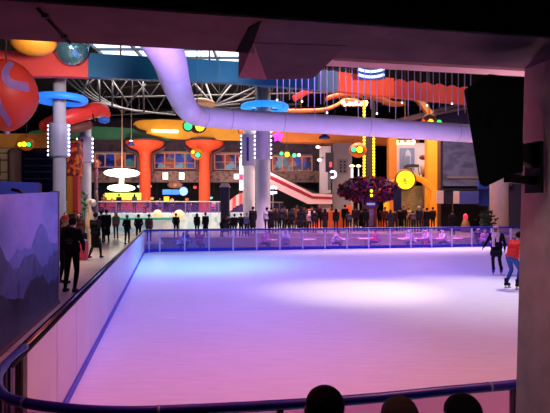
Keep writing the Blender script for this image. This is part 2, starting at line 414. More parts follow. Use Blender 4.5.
# runs above the left board, then turns along the far end
pts = [R(-1.6, 6, 7.15), R(-1.15, 11, 7.2)] + [P(165, 50, 16.4), P(176, 84, 21.0), P(184, 104, 25.0), P(192, 113, 27.6), P(203, 116.5, 28.8), P(225, 118.5, 29.3), P(262, 121, 29.9), P(320, 124, 30.8), P(400, 129, 32.0), P(470, 133.5, 33.3), P(540, 138, 34.5), P(640, 145, 36)]
pts = smooth_path(pts, 5)
mb = MB(); mb.tube(pts, .56, 20)
ad = mb.build('air_duct', duct_m, loc=pts[20]); tag(ad, 'white round air duct bending over the far end of the rink', 'air duct')
mb = MB()
for i in range(12, len(pts), 6):
    d = (pts[min(i + 1, len(pts) - 1)] - pts[i - 1]).normalized(); mb = MB(); mb.tube([pts[i] - d * .03, pts[i] + d * .03], .572, 20, cap=False); mb.build('seam', M('duct_seam', (195, 185, 210), .8), ad)
for i in range(10, len(pts), 6):
    mb = MB(); mb.tube([pts[i] + Vector((0, 0, .5)), Vector((pts[i].x, pts[i].y, 14.0))], .012, 5); mb.build('hanger_wire', M('steel_wire', (90, 90, 95), .5), ad)

# ================================================================ hanging light tubes
cab = [P(262, 66, 22.0), P(330, 66, 22.6), P(400, 68, 23.3), P(485, 72, 24.2)]
mb = MB(); mb.tube(cab, .03, 6)
for p in cab: mb.tube([p, Vector((p.x, p.y, 13.98))], .012, 5)
o = mb.build('light_cable', M('black_cable', (12, 12, 12), .6), loc=cab[0]); tag(o, 'black cable from which the hanging light tubes drop', 'cable')
tube_m = M('light_tube_acrylic', (165, 140, 172), .5, .05, 5, emit=.12, ecol=(190, 150, 200))
tip_m = GLOW('tube_tip', (225, 225, 255), 4.0)
lens = [100, 108, 99, 111, 101, 106, 115, 103, 112, 104, 98, 109, 102, 116, 100, 107, 112, 103, 110, 118, 101, 113, 99, 107, 103, 111, 104, 108, 101, 112, 106, 109]
proto_tube = None
for i in range(32):
    px = 277 + i * 6.25; k = i / 31; d = 22.2 + 2.0 * k
    top = P(px, 66 + 5 * k, d); bt = P(px, lens[i] + 3 * k, d)
    g = empty('light_tube', top, '', 'light tube', 'light tubes hanging in a row under the roof')
    g['label'] = 'slim pale light tube hanging in the row over the far ice'
    mb = MB(); mb.tube([top, bt], .02, 6); mb.build('tube', tube_m, g)
    mb = MB(); mb.sphere(bt, .042 if i % 4 == 0 else .022, 8, 6); mb.build('tip', tip_m if i % 4 == 0 else tube_m, g)

# ================================================================ the big coloured band under the roof
def yl(u): return 30.0 / (CT - u * ST)
def bandpt(px, py): u = (px - 275) / F; return P(px, py, yl(u))
def lerp_tab(tab, x):
    for (x0, y0), (x1, y1) in zip(tab, tab[1:]):
        if x <= x1: return y0 + (y1 - y0) * (x - x0) / (x1 - x0)
    return tab[-1][1]
TOP = [(-60, 40), (0, 50), (60, 53), (88, 53), (240, 61.5), (310, 69), (338, 71.5), (380, 76.5), (480, 88)]
BOT = [(-60, 74), (0, 76), (60, 76), (88, 77), (240, 83), (310, 89), (338, 91), (370, 94.5), (480, 105)]
bandg = empty('coloured_band', bandpt(230, 84), 'wide curved band in red, teal and orange slung below the roof', 'band')
def bandseg(name, a, b, m, n, scallop=0):
    mb = MB(); xs = [a + (b - a) * i / n for i in range(n + 1)]; T = 0.5; V = []
    for i, x in enumerate(xs):
        ty = lerp_tab(TOP, x)
        if scallop: ty += 3.0 * (1 - abs(math.sin((x - a) / scallop * PI)))
        p, q = bandpt(x, ty), bandpt(x, lerp_tab(BOT, x)); bk = R(0, T)
        bulge = R(0, -.25)
        mid = (p + q) / 2
        V.append([mb.bm.verts.new(v) for v in (p, mid, q, q + bk, p + bk)])
    for i in range(n):
        for k in range(5): mb.bm.faces.new([V[i][k], V[i + 1][k], V[i + 1][(k + 1) % 5], V[i][(k + 1) % 5]])
    for e in (V[0], V[-1]): mb.bm.faces.new(e)
    return mb.build(name, m, bandg)
bandseg('red_panel', -60, 88, M('band_red', (225, 70, 62), .5, .06, 1), 8)
bandseg('teal_panel', 88.2, 318, M('band_teal', (12, 92, 128), .5, .08, 1), 12)
bandseg('grey_green_panel', 318.2, 338, M('band_grey_green', (100, 130, 135), .5, .05, 1), 3)
bandseg('orange_panel', 338.2, 394, M('band_orange', (250, 84, 22), .5, .08, 1), 4)
bandseg('rust_panel', 394.2, 480, M('band_rust', (196, 62, 40), .5, .08, 1), 26, 13)
mb = MB()
for px in (300, 306, 317, 342, 352, 366, 120, 160, 210):
    p = bandpt(px, lerp_tab(TOP, px)); q = p + R(0, .4); mb.tube([Vector((q.x, q.y, p.z - .1)), Vector((q.x, q.y, 14.0))], .05, 6)
mb.build('hanger_rod', M('hanger_steel', (150, 110, 80), .5), bandg)
# blue-white neon ring on the orange part
ng = empty('neon_sign', P(371, 73, 30.5), 'blue and white curved neon bars on top of the orange band', 'neon sign')
for yy in (69.5, 75):
    pp = [P(x, yy + 2.2 * ((x - 371) / 12) ** 2 * (-1 if yy < 72 else -1) + 2, 30.6) for x in (358, 362, 366, 371, 376, 380, 384)]
    mb = MB(); mb.tube(pp, .075, 8); mb.build('neon_tube', GLOW('neon_bluewhite', (150, 190, 255), 3.2), ng)
mb = MB(); mb.prism([P(357, 68, 30.75), P(385, 68, 30.75), P(385, 79, 30.75), P(357, 79, 30.75)], (0, .1, 0)); mb.build('backing', M('sign_navy', (30, 40, 90), .5), ng)

# two half bowls in front of the red part
def bowl(px, py, rx, ry, d, m, label, inner):
    c = P(px, py, d); g = empty('hanging_bowl', c, label, 'hanging bowl')
    a, bb = rx / F * d, ry / F * d
    prof = [(a * math.sin(t), -bb * math.cos(t)) for t in [i * PI / 2 / 10 for i in range(11)]]
    mb = MB(); mb.lathe(prof + [(a * .96, 0.0), (a * .9, -bb * .35), (a * .5, -bb * .8), (0.0, -bb * .94)], c, 28); mb.build('bowl', m, g)
    mb = MB(); mb.torus(c, a * .98, .05, 32, 6); mb.build('rim', inner, g)
    mb = MB(); mb.tube([c, Vector((c.x, c.y, 14.0))], .03, 6); mb.build('hanger_rod', MATS['hanger_steel'], g)
bowl(33, 42, 22, 13, 25, M('bowl_amber', (225, 140, 40), .45), 'amber half bowl hanging before the red band', M('bowl_rim_amber', (200, 90, 40), .4))
bowl(71, 45, 17, 20, 27.5, M('bowl_teal', (120, 175, 185), .12, .1, 2, metal=.75), 'shiny silver teal half bowl hanging beside the amber bowl', M('bowl_rim_silver', (190, 210, 215), .2, metal=.8))

# ================================================================ red balloon with lilac swirls
bc = P(6, 96, 12.0); bg_ = empty('hanging_balloon', bc, 'large red balloon with lilac swirls hanging above the mural', 'balloon')
rx, rz = 30.5 / F * 12, 36 / F * 12
def bal(a, t, k=1.0):  # a azimuth, t polar angle from the top ; pointed foot
    s = math.sin(t) ** (1.0 if t < PI / 2 else .85)
    z = math.cos(t) * rz; tap = 1.0 if t < PI / 2 else (1 - .55 * ((t - PI / 2) / (PI / 2)) ** 1.5)
    return bc + Vector((rx * s * tap * k * math.cos(a), rx * s * tap * k * math.sin(a), z * k))
mb = MB(); n, mm = 28, 18
V = [[mb.bm.verts.new(bal(2 * PI * i / n, PI * (j + .02) / (mm + .04))) for i in range(n)] for j in range(mm + 1)]
for j in range(mm):
    for i in range(n): f = mb.bm.faces.new([V[j][i], V[j][(i + 1) % n], V[j + 1][(i + 1) % n], V[j + 1][i]]); f.smooth = True
mb.bm.faces.new(V[0]); mb.bm.faces.new(V[-1])
mb.build('envelope', M('balloon_red', (212, 58, 42), .5, .08, 2), bg_)
def swirl(pts, wdt):
    mb = MB(); pts = smooth_path([Vector((a, t, 0)) for a, t in pts], 5); V = []
    for i, p in enumerate(pts):
        d = (pts[min(i + 1, len(pts) - 1)] - pts[max(i - 1, 0)]).normalized(); nn = Vector((-d.y, d.x, 0)) * wdt * (1 if 0 < i < len(pts) - 1 else .8)
        V.append([mb.bm.verts.new(bal(p.x + nn.x * s, min(3.1, max(.05, p.y + nn.y * s)), k)) for s in (-1, 0, 1) for k in (1.012,)])
    for i in range(len(V) - 1):
        for k in range(2): mb.bm.faces.new([V[i][k], V[i + 1][k], V[i + 1][k + 1], V[i][k + 1]])
    bmesh.ops.solidify(mb.bm, geom=mb.bm.faces[:], thickness=.02)
    mb.build('swirl', M('balloon_lilac', (196, 140, 214), .5, .05, 2), bg_)
def onbal(px, py):
    z = max(-.985, min(.985, (96 - py) / 36)); t = math.acos(z); r = math.sin(t) ** (1.0 if t < PI / 2 else .85) * (1.0 if t < PI / 2 else (1 - .55 * ((t - PI / 2) / (PI / 2)) ** 1.5))
    return (-math.acos(max(-.97, min(.97, (px - 6) / 30.5 / r))), t)
swirl([onbal(*q) for q in ((17, 65), (17.5, 74), (19, 84), (24, 89.5), (34, 90.5))], .13)
swirl([onbal(*q) for q in ((-6, 110), (-1, 101), (5, 98.5), (10, 103), (13, 114), (14, 127))], .13)
swirl([onbal(*q) for q in ((-16, 72), (-9, 84), (-14, 96))], .12)
mb = MB(); mb.tube([bc + Vector((0, 0, rz * .98)), Vector((bc.x, bc.y, 14.0))], .02, 6); mb.build('rope', M('rope', (80, 60, 50), .8), bg_)
mb = MB(); mb.sphere(bal(0, 3.1), .06, 10, 8); mb.build('knot', M('balloon_lilac', (0, 0, 0)), bg_)

# ================================================================ columns with bulb collars and neon rings
col_m = M('grey_column', (205, 196, 206), .5, .05, 2)
collar_m = M('column_collar', (196, 190, 214), .45, .05, 2)
slot_m = M('collar_slot', (40, 50, 150), .4)
led_m = GLOW('led_white', (190, 215, 255), 5)
def column(px, d, wpx, ytop, c0, c1, wc, label, ring=None, slot=False, ztop=14.0):
    base = Vector((P(px, 0, d).x, d, FLOOR)); r = wpx / 2 / F * d
    g = empty('column', base, label, 'column')
    zt = P(px, ytop, d).z
    mb = MB(); mb.lathe([(r * 1.15, FLOOR), (r * 1.15, FLOOR + .18), (r, FLOOR + .24), (r, zt)], (base.x, d, 0), 24); mb.build('shaft', col_m, g)
    za, zb = P(px, c1, d).z, P(px, c0, d).z; rc = wc / 2 / F * d
    mb = MB(); mb.lathe([(r, za), (rc * .97, za), (rc, za + .08), (rc, zb - .08), (rc * .97, zb), (r, zb)], (base.x, d, 0), 24); cl = mb.build('collar', collar_m, g)
    if slot:
        mb = MB(); mb.box((base.x - r * .15, d - rc * 1.0, (za + zb) / 2), (rc * .3, .08, (zb - za) * .72)); mb.build('slot', slot_m, cl)
    nb = max(5, int((c1 - c0) / 4))
    for s in (-1, 1):
        for k in range(nb):
            z = za + (zb - za) * (k + .5) / nb
            mb = MB(); mb.sphere((base.x + s * rc * 1.03, d - rc * .2, z), .065, 8, 6); mb.build('led', led_m, g)
    if ring:
        x0, x1, yc, hh, rr, m = ring
        RR = (x1 - x0) / 2 / F * d; cx = ((x0 + x1) / 2 - 275) / F * d
        mb = MB(); mb.torus((cx, d, P(0, yc, d).z), RR - rr, rr, 40, 10); ro = mb.build('neon_ring', m, g)
        mb = MB()
        for k in range(4):
            a = PI / 4 + k * PI / 2; mb.tube([(base.x + r * .8 * math.cos(a), d + r * .8 * math.sin(a), P(0, yc, d).z), (cx + (RR - rr) * math.cos(a), d + (RR - rr) * math.sin(a), P(0, yc, d).z)], .05, 6)
        mb.build('spoke', M('ring_spoke', (60, 60, 80), .5), ro)
ringblue = GLOW('ring_blue', (40, 120, 235), .9); ringcyan = GLOW('ring_cyan', (40, 150, 240), 1.0)
column(59.5, 31, 12.5, 72, 124, 157, 20, 'grey column with studded collar and blue ring beside the mural', (35.5, 87, 99.5, 0, .20, ringblue))
column(85.5, 37, 11, 128, 137, 163, 15, 'shorter grey column with studded collar just behind the ringed column by the mural', None, True)
column(249, 38.5, 12, 128, 134, 166, 15, 'grey column with slotted collar close behind the central ringed column', None, True)
column(263, 36, 15, 75, 130, 160, 15.6, 'thick grey central column carrying a cyan neon ring', (240.5, 289, 107.5, 0, .22, ringcyan))

# red tube slide between the left columns
tg = empty('tube_slide', P(75, 118, 33.5), 'bright red inflatable tube with rounded end between the left columns', 'inflatable tube')
mb = MB(); tp = smooth_path([P(46, 126, 32.6), P(58, 121, 32.4), P(75, 115.5, 32.8), P(92, 110.5, 33.6), P(101, 110, 34.2), P(104, 114, 34.6)], 6)
rad = [.42 + .08 * math.sin(i / (len(tp) - 1) * PI) for i in range(len(tp))]; mb.tube(tp, .4, 14, radii=rad); mb.sphere(tp[0], .42, 14, 10); mb.sphere(tp[-1], .42, 14, 10)
mb.build('tube', M('tube_red', (245, 62, 52), .35, .05, 2), tg)
mb = MB(); mb.tube(smooth_path([P(66, 131, 33.2), P(78, 128, 33.2), P(90, 125, 33.8)], 4), .28, 10); mb.build('under_float', M('float_brown', (120, 70, 60), .5), tg)
mb = MB(); mb.sphere(P(104, 120, 33.5), .3, 12, 8, (1.3, .9, .7)); mb.build('blue_float', M('float_blue', (50, 120, 220), .4), tg)
mb = MB(); mb.torus(P(95, 112.5, 33.6), .47, .05, 20, 6, rot=Matrix.Rotation(PI / 2, 4, 'Y')); mb.build('collar', M('float_dark', (40, 25, 30), .5), tg)
for px in (58, 92):
  mb = MB(); mb.tube([P(px, 114, 33.3), Vector((P(px, 114, 33.3).x, 33.3, 14))], .015, 5); mb.build('hanger_wire', MATS['steel_wire'], tg)

# ================================================================ roof trusses
tr_m = M('truss_steel', (88, 86, 88), .45, .1, 5, metal=.3)
def lattice(pa, pb, h, n, r, name, label):
    mb = MB(); pa, pb = Vector(pa), Vector(pb); up = Vector((0, 0, h))
    mb.tube([pa, pb], r, 6); mb.tube([pa + up, pb + up], r, 6)
    for i in range(n):
        a = pa.lerp(pb, i / n); b2 = pa.lerp(pb, (i + .5) / n); c = pa.lerp(pb, (i + 1) / n)
        mb.tube([a, b2 + up], r * .7, 5); mb.tube([b2 + up, c], r * .7, 5)
        mb.tube([b2 + up, b2], r * .5, 5)
    o = mb.build(name, tr_m); o['kind'] = 'structure'; o['label'] = label
lattice(P(60, 118, 52), P(300, 104, 46), 2.6, 7, .09, 'roof_truss', 'grey lattice roof truss')
lattice(P(80, 98, 44), P(360, 92, 44), 1.9, 8, .07, 'roof_truss', 'grey lattice roof truss')
lattice(P(20, 112, 60), P(480, 104, 60), 2.4, 12, .09, 'roof_truss', 'grey lattice roof truss')
mb = MB()
for k in range(4):   # bright curved members by the left columns
    mb.tube(smooth_path([P(62 + 7 * k, 76, 40 + k), P(78 + 7 * k, 90 + 2 * k, 40.5 + k), P(100 + 9 * k, 103 + 2 * k, 41 + k), P(140 + 12 * k, 112 + k, 42 + k)], 5), .07, 6)
for a, b2 in (((70, 98), (96, 78)), ((78, 104), (88, 80)), ((100, 104), (99, 78)), ((112, 107), (113, 78)), ((128, 104), (112, 80)), ((128, 104), (146, 84)), ((144, 112), (143, 80))):
    mb.tube([P(*a, 41), P(*b2, 41)], .075, 6)
o = mb.build('roof_truss', tr_m); o['kind'] = 'structure'
mb = MB(); nd = P(214, 106, 43)
for q in ((195, 84), (206, 84), (232, 84), (250, 90), (262, 84), (255, 98), (240, 104), (190, 108)): mb.tube([nd, P(q[0], q[1], 43 + (q[0] % 3))], .085, 6)
mb.tube(smooth_path([P(200, 108, 43), P(228, 104, 43), P(250, 95, 43.5), P(262, 82, 44)], 5), .07, 6)
mb.sphere(nd, .16, 10, 8)
o = mb.build('roof_truss', tr_m); o['kind'] = 'structure'
mb = MB(); d0 = P(201, 105, 40)   # small pale dome below the roof
mb.lathe([(1.15, 0), (1.0, .25), (.6, .42), (0, .5)], d0, 24); o = mb.build('dome_lamp', M('dome_cream', (215, 170, 110), .5), loc=d0); tag(o, 'cream dome shade hanging behind the duct bend', 'lamp')
mb = MB(); mb.tube([d0 + Vector((0, 0, .45)), Vector((d0.x, d0.y, 14))], .03, 5); mb.build('hanger_rod', MATS['hanger_steel'], o)
# ================================================================ far hall
def rect(px0, py0, px1, py1, d, t=.2, m=None, name=None, parent=None, bev=0.0, mb=None):
    a, b2 = P(px0, py0, d), P(px1, py1, d); own = mb is None
    if own: mb = MB()
    mb.box(((a.x + b2.x) / 2, d + t / 2, (a.z + b2.z) / 2), (abs(b2.x - a.x), t, abs(a.z - b2.z)), bev=bev)
    return mb.build(name, m, parent) if own else mb
def gz(px, d, z=FLOOR): return Vector((P(px, 0, d).x, d, z))

# mezzanine block: wall with mottled mural paint, slab, shop recess
mez = ramp_mat('mezzanine_paint', [(.3, (52, 42, 62)), (.5, (92, 64, 72)), (.62, (50, 50, 84)), (.75, (104, 78, 72))], 'noise', 1.1, .7)
mb = MB(); rect(88, 118, 345, 175, 57, .4, mb=mb); o = mb.build('wall_mezzanine', mez); o['kind'] = 'structure'
mb = MB(); rect(88, 171, 345, 182, 55.5, 2.0, mb=mb); o = mb.build('slab_mezzanine', ramp_mat('mezzanine_edge', [(.35, (86, 62, 66)), (.5, (150, 110, 100)), (.65, (70, 50, 60))], 'noise', 1.6, .6)); o['kind'] = 'structure'
mb = MB(); rect(60, 182, 360, 216, 60, .3, mb=mb); o = mb.build('wall_shops', M('shop_dark', (20, 16, 24), .8)); o['kind'] = 'structure'

lit = ramp_mat('lit_panes', [(.0, (20, 24, 70)), (.3, (120, 50, 50)), (.45, (60, 100, 110)), (.6, (30, 50, 140)), (.78, (150, 90, 60)), (.92, (90, 130, 150))], 'voronoi', 1.5, .3, .6, const=True)
wf = M('window_frame_orange', (225, 150, 120), .5, emit=.12)
def window(n, x0, y0, x1, y1, nb, label, d=56.9, bar=None):
    mb = MB()
    for i in range(nb + 1): x = x0 + (x1 - x0) * i / nb; rect(x - .55, y0, x + .55, y1, d - .1, .2, mb=mb)
    for y in (y0, y1): rect(x0 - .5, y - .5, x1 + .5, y + .5, d - .12, .2, mb=mb)
    if bar: rect(x0, bar - .3, x1, bar + .3, d - .1, .15, mb=mb)
    f = mb.build('window_%d' % n, wf); f['kind'] = 'structure'; f['label'] = label
    rect(x0, y0, x1, y1, d + .02, .05, lit, 'glazing', f)
    rect(x0, y0 - 2, x1, y0 - .8, d - .2, .3, M('window_head_grey', (150, 130, 130), .5), 'window_head', f)
window(1, 95, 153.5, 135, 167, 4, 'mezzanine window of small colour-lit panes left of the first orange mushroom pillar')
window(2, 154.5, 153, 195, 168.5, 4, 'blue-lit mezzanine window between the two orange mushroom pillars', bar=163)
window(3, 214.5, 154, 246, 169.5, 3, 'mezzanine window right of the second orange mushroom pillar', bar=162)
window(4, 272.5, 156.5, 312, 171, 4, 'mezzanine window above the escalator')

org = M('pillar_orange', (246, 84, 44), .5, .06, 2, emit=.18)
trim_d = M('mushroom_trim', (86, 58, 60), .6)
for px, lab in ((145, 'orange mushroom pillar beside the two white disc lamps'), (204.5, 'orange mushroom pillar behind the orange signal lamp')):
    b0 = gz(px, 54.5); g = empty('mushroom_pillar', b0, lab, 'pillar')
    zz = lambda y: P(0, y, 54.5).z
    u = 54.5 / F
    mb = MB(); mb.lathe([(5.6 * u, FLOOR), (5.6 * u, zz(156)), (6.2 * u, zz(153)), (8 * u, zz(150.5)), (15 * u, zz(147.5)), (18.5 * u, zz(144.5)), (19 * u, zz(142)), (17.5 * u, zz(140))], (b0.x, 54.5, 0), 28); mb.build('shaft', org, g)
    mb = MB(); mb.torus((b0.x, 54.5, zz(141)), 18.6 * u, .12, 32, 6); mb.build('crown_band', trim_d, g)
    for s in (-1, 1):
        mb = MB(); mb.tube(smooth_path([P(px + s * 20, 147, 54.2), P(px + s * 15, 151, 54.2), P(px + s * 8.5, 154, 54.2), P(px + s * 7.2, 160, 54.2), P(px + s * 7.2, 172, 54.2)], 4), .16, 6); mb.build('crown_trim', trim_d, g)

# canopies above the windows
def canopy(name, pts, d, depth, m, label, cat='canopy', parts=None):
    mb = MB(); mb.prism([P(x, y, d) for x, y in pts], (0, depth, 0))
    bmesh.ops.bevel(mb.bm, geom=mb.bm.edges[:], offset=.12, segments=2, affect='EDGES')
    o = mb.build(name, m, loc=P(pts[0][0], pts[0][1], d)); return tag(o, label, cat)
green = M('canopy_green', (62, 118, 84), .55, .08, 1.2, emit=.04); yel = M('canopy_yellow', (232, 158, 44), .5, .08, 1.2, emit=.10); orc = M('canopy_orange', (216, 118, 40), .5, .06, 1.2, emit=.06)
canopy('fascia_canopy', [(28, 131), (60, 127), (95, 126.5), (130, 128), (168, 136), (170, 139.5), (140, 138), (96, 138.5), (28, 136)], 54.0, 1.5, green, 'dull green canopy fascia behind the left columns')
yc = canopy('fascia_canopy', [(132, 126), (134, 121.5), (141, 119.5), (160, 119.2), (200, 121), (246, 127), (250, 140), (205, 139.5), (170, 138), (150, 134), (137, 130.5)], 53.0, .9, yel, 'long yellow canopy with rounded end above the mezzanine windows')
mb = MB(); mb.tube(smooth_path([P(133.5, 126, 52.8), P(138, 130, 52.8), P(146, 132.5, 52.8)], 4), .16, 6); mb.build('dark_lip', M('lip_dark', (40, 26, 40), .5), yc)
mb = MB(); mb.tube([P(152, 130.6, 52.8), P(178, 131.4, 52.8)], .13, 8); mb.build('strip_light', GLOW('warm_strip', (255, 240, 190), 4), yc)
canopy('fascia_canopy', [(268, 130), (340, 132), (420, 136), (420, 145), (340, 143), (282, 141.5)], 50.0, 1.6, orc, 'orange canopy fascia to the right of the cyan ringed column')
canopy('fascia_canopy', [(-20, 133), (50, 133.5), (50, 147.5), (18, 148), (-20, 147)], 36.0, .6, M('fascia_amber', (214, 140, 60), .5, emit=.05), 'amber fascia board on the beige shop front at far left')

# left shop front
bei = M('shop_beige', (206, 172, 130), .7, .08, 1)
mb = MB(); rect(-30, 147, 20, 228, 36.3, .5, mb=mb); o = mb.build('wall_shopfront', bei); o['kind'] = 'structure'
rect(10.5, 147, 20, 228, 36.1, .2, M('shop_taupe', (150, 118, 104), .7), 'trim_2').update_tag(); bpy.data.objects['trim_2']['kind'] = 'structure'
mb = MB(); rect(20, 147.5, 53, 196, 36.35, .12, mb=mb); f = mb.build('window_5', M('dark_blue_glass', (18, 24, 66), .15)); f['kind'] = 'structure'; f['label'] = 'dark blue shop window with rows of shelves behind the mural'
mb = MB()
for y in (158, 165, 171, 178): rect(24, y, 51, y + 1.2, 36.25, .1, mb=mb)
mb.build('shelf_bar', M('shelf_grey', (70, 70, 110), .5), f)
mb = MB()
for y in (153, 160, 172, 180): mb.box(P(3, y, 36.2), (.7, .1, .05))
rect(-2, 158, 0, 176, 36.2, .1, mb=mb); rect(7.8, 150, 8.6, 190, 36.2, .1, mb=mb)
o = mb.build('trim_3', M('shop_brown', (90, 62, 44), .6)); o['kind'] = 'structure'

# coloured signal lamps
hous = M('signal_orange', (230, 110, 30), .45, emit=.15); hdark = M('signal_dark', (50, 20, 24), .5)
G_, Y_, R_, W_ = GLOW('lamp_green', (60, 235, 130), 1.6), GLOW('lamp_yellow', (255, 225, 40), 1.6), GLOW('lamp_red', (255, 80, 30), 1.5), GLOW('lamp_white', (255, 235, 255), 3)
GL = {'green': G_, 'yellow': Y_, 'red': R_, 'white': W_}
def signal(c, d, rh, lamps, label, hm=None, wire=True):
    p = P(c[0], c[1], d); g = empty('signal_lamp', p, label, 'signal lamp', 'coloured signal lamps hung around the hall'); u = d / F
    mb = MB(); mb.sphere(p + Vector((0, rh * u * .8, 0)), rh * u, 16, 12, (1.1, .8, .95)); mb.build('housing', hm or hous, g)
    for x, y, r, cc in lamps:
        q = P(x, y, d - .2); mb = MB(); mb.torus(q + Vector((0, .05, 0)), r * u * 1.12, .22 * r * u, 20, 6, rot=RX90); h = mb.build('lamp_rim', hdark, g)
        mb = MB(); mb.sphere(q, r * u, 14, 10, (1, .5, 1)); mb.build('lamp', GL[cc], h)
    if wire:
        mb = MB(); mb.tube([p + Vector((0, rh * u * .8, rh * u * .8)), Vector((p.x, d + rh * u * .8, 14))], .02, 5); mb.build('hanger_wire', MATS['steel_wire'], g)
signal((24, 143.5), 35, 7, [(19.8, 144.5, 2.2, 'yellow'), (24, 144.2, 2.7, 'yellow'), (28.8, 144.5, 2.2, 'green')], 'orange signal lamp with yellow and green lights by the beige shop front')
signal((196.5, 153), 52, 6.5, [(197.8, 155, 2.5, 'green'), (193, 152, 1.7, 'yellow')], 'round orange signal lamp with one green light on the mushroom pillar')
signal((196, 127), 32, 6, [(188, 126, 4.2, 'green'), (200, 126.5, 4.8, 'yellow')], 'large green and yellow signal lamp just under the air duct bend', M('signal_red', (150, 50, 40), .5))
signal((287, 153.5), 49.3, 3, [(281.5, 153.5, 1.8, 'green'), (287.2, 154.5, 2.5, 'yellow'), (294.3, 155.4, 2.0, 'green'), (299, 155, 1.6, 'white')], 'row of green, amber and white lamps over the escalator window')
signal((359, 149.5), 39, 8, [(353.6, 149.5, 2.6, 'green'), (359.8, 149.7, 3.3, 'yellow')], 'round orange signal lamp beside the yellow bulb strips')
signal((431, 119), 35.5, 6.5, [(423.5, 121.5, 1.8, 'red'), (430.6, 122, 3.0, 'yellow'), (439.2, 122.5, 2.5, 'green')], 'red, yellow and green signal lamp standing above the straight duct', M('signal_brown', (130, 50, 24), .5))
signal((241, 131), 46, 3, [(241, 131.5, 2.0, 'red')], 'small dark signal lamp under the duct left of the slotted column', hdark)

# ground floor of the far hall: terrace, shops
wht = M('terrace_white', (205, 215, 220), .45, .1, 3)
scal = ramp_mat('scale_wall', [(.0, (150, 200, 205)), (.35, (215, 225, 225)), (.6, (170, 205, 220)), (.85, (235, 235, 225))], 'voronoi', 2.2, .4, .32)
TER = 1.75
cx0, cy0 = gz(168, 52).x, 53.0
arc = [Vector((cx0 + 11.2 * math.cos(a), cy0 + 8.6 * math.sin(a), 0)) for a in [math.radians(180 + 180 * i / 24) for i in range(25)]]
mb = MB(); mb.prism([Vector((p.x, p.y, FLOOR)) for p in arc] + [Vector((cx0 + 11.2, 59.8, FLOOR)), Vector((cx0 - 11.2, 59.8, FLOOR))], (0, 0, TER - FLOOR)); o = mb.build('terrace', scal); o['kind'] = 'structure'
rg = empty('terrace_railing', arc[12], 'curved glass railing with a pale handrail around the raised terrace', 'railing')
mb = MB(); mb.tube([p + Vector((0, .12, TER + 1.0)) for p in arc], .05, 6); mb.build('handrail', M('rail_pale', (210, 200, 170), .4), rg)
for i in range(0, 24, 2):
    mb = MB(); a = arc[i]; wallbox(mb, arc[i] + Vector((0, .12, 0)), arc[i + 2] + Vector((0, .12, 0)), TER + .08, TER + .95, .03); mb.build('glass_panel', MATS['clear_board'], rg)
    mb = MB(); mb.box((a.x, a.y + .12, TER + .5), (.06, .06, 1.0)); mb.build('post', M('rail_post', (150, 150, 150), .4), rg)
# turquoise curl of the counter at left
tc_ = empty('curved_counter', gz(100, 38.5), 'low curved counter with turquoise top edge near the walkway end', 'counter')
ar = [P(86, 0, 38).xy.to_3d() + Vector((0, 0, 0))] ; ar = [Vector((gz(86, 39).x + 3.2 * (1 - math.cos(a)), 39.6 - 1.6 * math.sin(a), 0)) for a in [math.radians(180 * i / 14) for i in range(15)]]
mb = MB(); mb.prism([Vector((p.x, p.y, FLOOR)) for p in ar], (0, 0, 1.05)); mb.build('body', scal, tc_)
mb = MB(); mb.tube([Vector((p.x, p.y, FLOOR + 1.08)) for p in ar], .09, 8); mb.build('top_edge', M('turquoise', (60, 190, 150), .4, emit=.25), tc_)
# globe lamps on the terrace wall
gw = GLOW('globe_warm', (255, 200, 150), .75)
for px, py, r, lab in ((157.5, 214, 4.4, 'round warm globe lamp on the terrace edge by the people at the board corner'), (179, 215, 5.2, 'round warm globe lamp on the terrace edge nearer the dark kiosk')):
    d = 43.6; p = P(px, py, d); g = empty('globe_lamp', p, lab, 'lamp'); mb = MB(); mb.sphere(p, r / F * d, 16, 12); mb.build('globe', gw, g)
    mb = MB(); mb.lathe([(.16, FLOOR), (.16, FLOOR + .06), (.05, FLOOR + .1), (.05, p.z - r / F * d * .95), (.12, p.z - r / F * d * .9)], (p.x, d, 0), 12); mb.build('stem', M('lamp_stem', (120, 90, 70), .5), g)
# two-tier white disc lamp
for (px, y0, hw, hh, y1, hw1, hh1), lab in (((122, 173, 17.5, 4.2, 188, 13.5, 3.6), 'two big glowing white discs on a stem over the snack counter'),):
    d = 47.5; u = d / F; c = P(px, y0, d); g = empty('disc_lamp', c, lab, 'lamp'); wl = GLOW('disc_white', (255, 252, 240), 3.0)
    def lens_(mb, cc, a, b2): mb.lathe([(a * math.sin(t) * 1.0, -b2 * math.cos(t)) for t in [PI * i / 12 for i in range(13)]], cc, 28)
    mb = MB(); lens_(mb, c, hw * u, hh * u); mb.build('upper_disc', wl, g)
    c1 = P(px - .8, y1, d); mb = MB(); lens_(mb, c1, hw1 * u, hh1 * u); mb.build('lower_disc', wl, g)
    mb = MB(); mb.tube([c, c1], 2.3 * u, 12); mb.build('stem', wl, g)
    mb = MB(); mb.tube([c, Vector((c.x, d, 14))], .05, 6); mb.build('hanger_rod', MATS['hanger_steel'], g)
g = empty('snack_counter', gz(122, 49, TER), 'snack counter with a bright lime menu strip under the white disc lamps', 'counter')
rect(105, 193, 141, 199.5, 49.2, .15, GLOW('lime_menu', (205, 225, 70), 1.0), 'menu_strip', g)
rect(104, 199.6, 142, 212, 49.0, .7, M('counter_orange', (190, 90, 50), .5), 'body', g)
for x in (104.5, 141.5):
  mb = MB(); rect(x - .5, 192.5, x + .5, 212.0, 49.25, .1, mb=mb); mb.build('upright', M('counter_post', (110, 80, 60), .5), g)
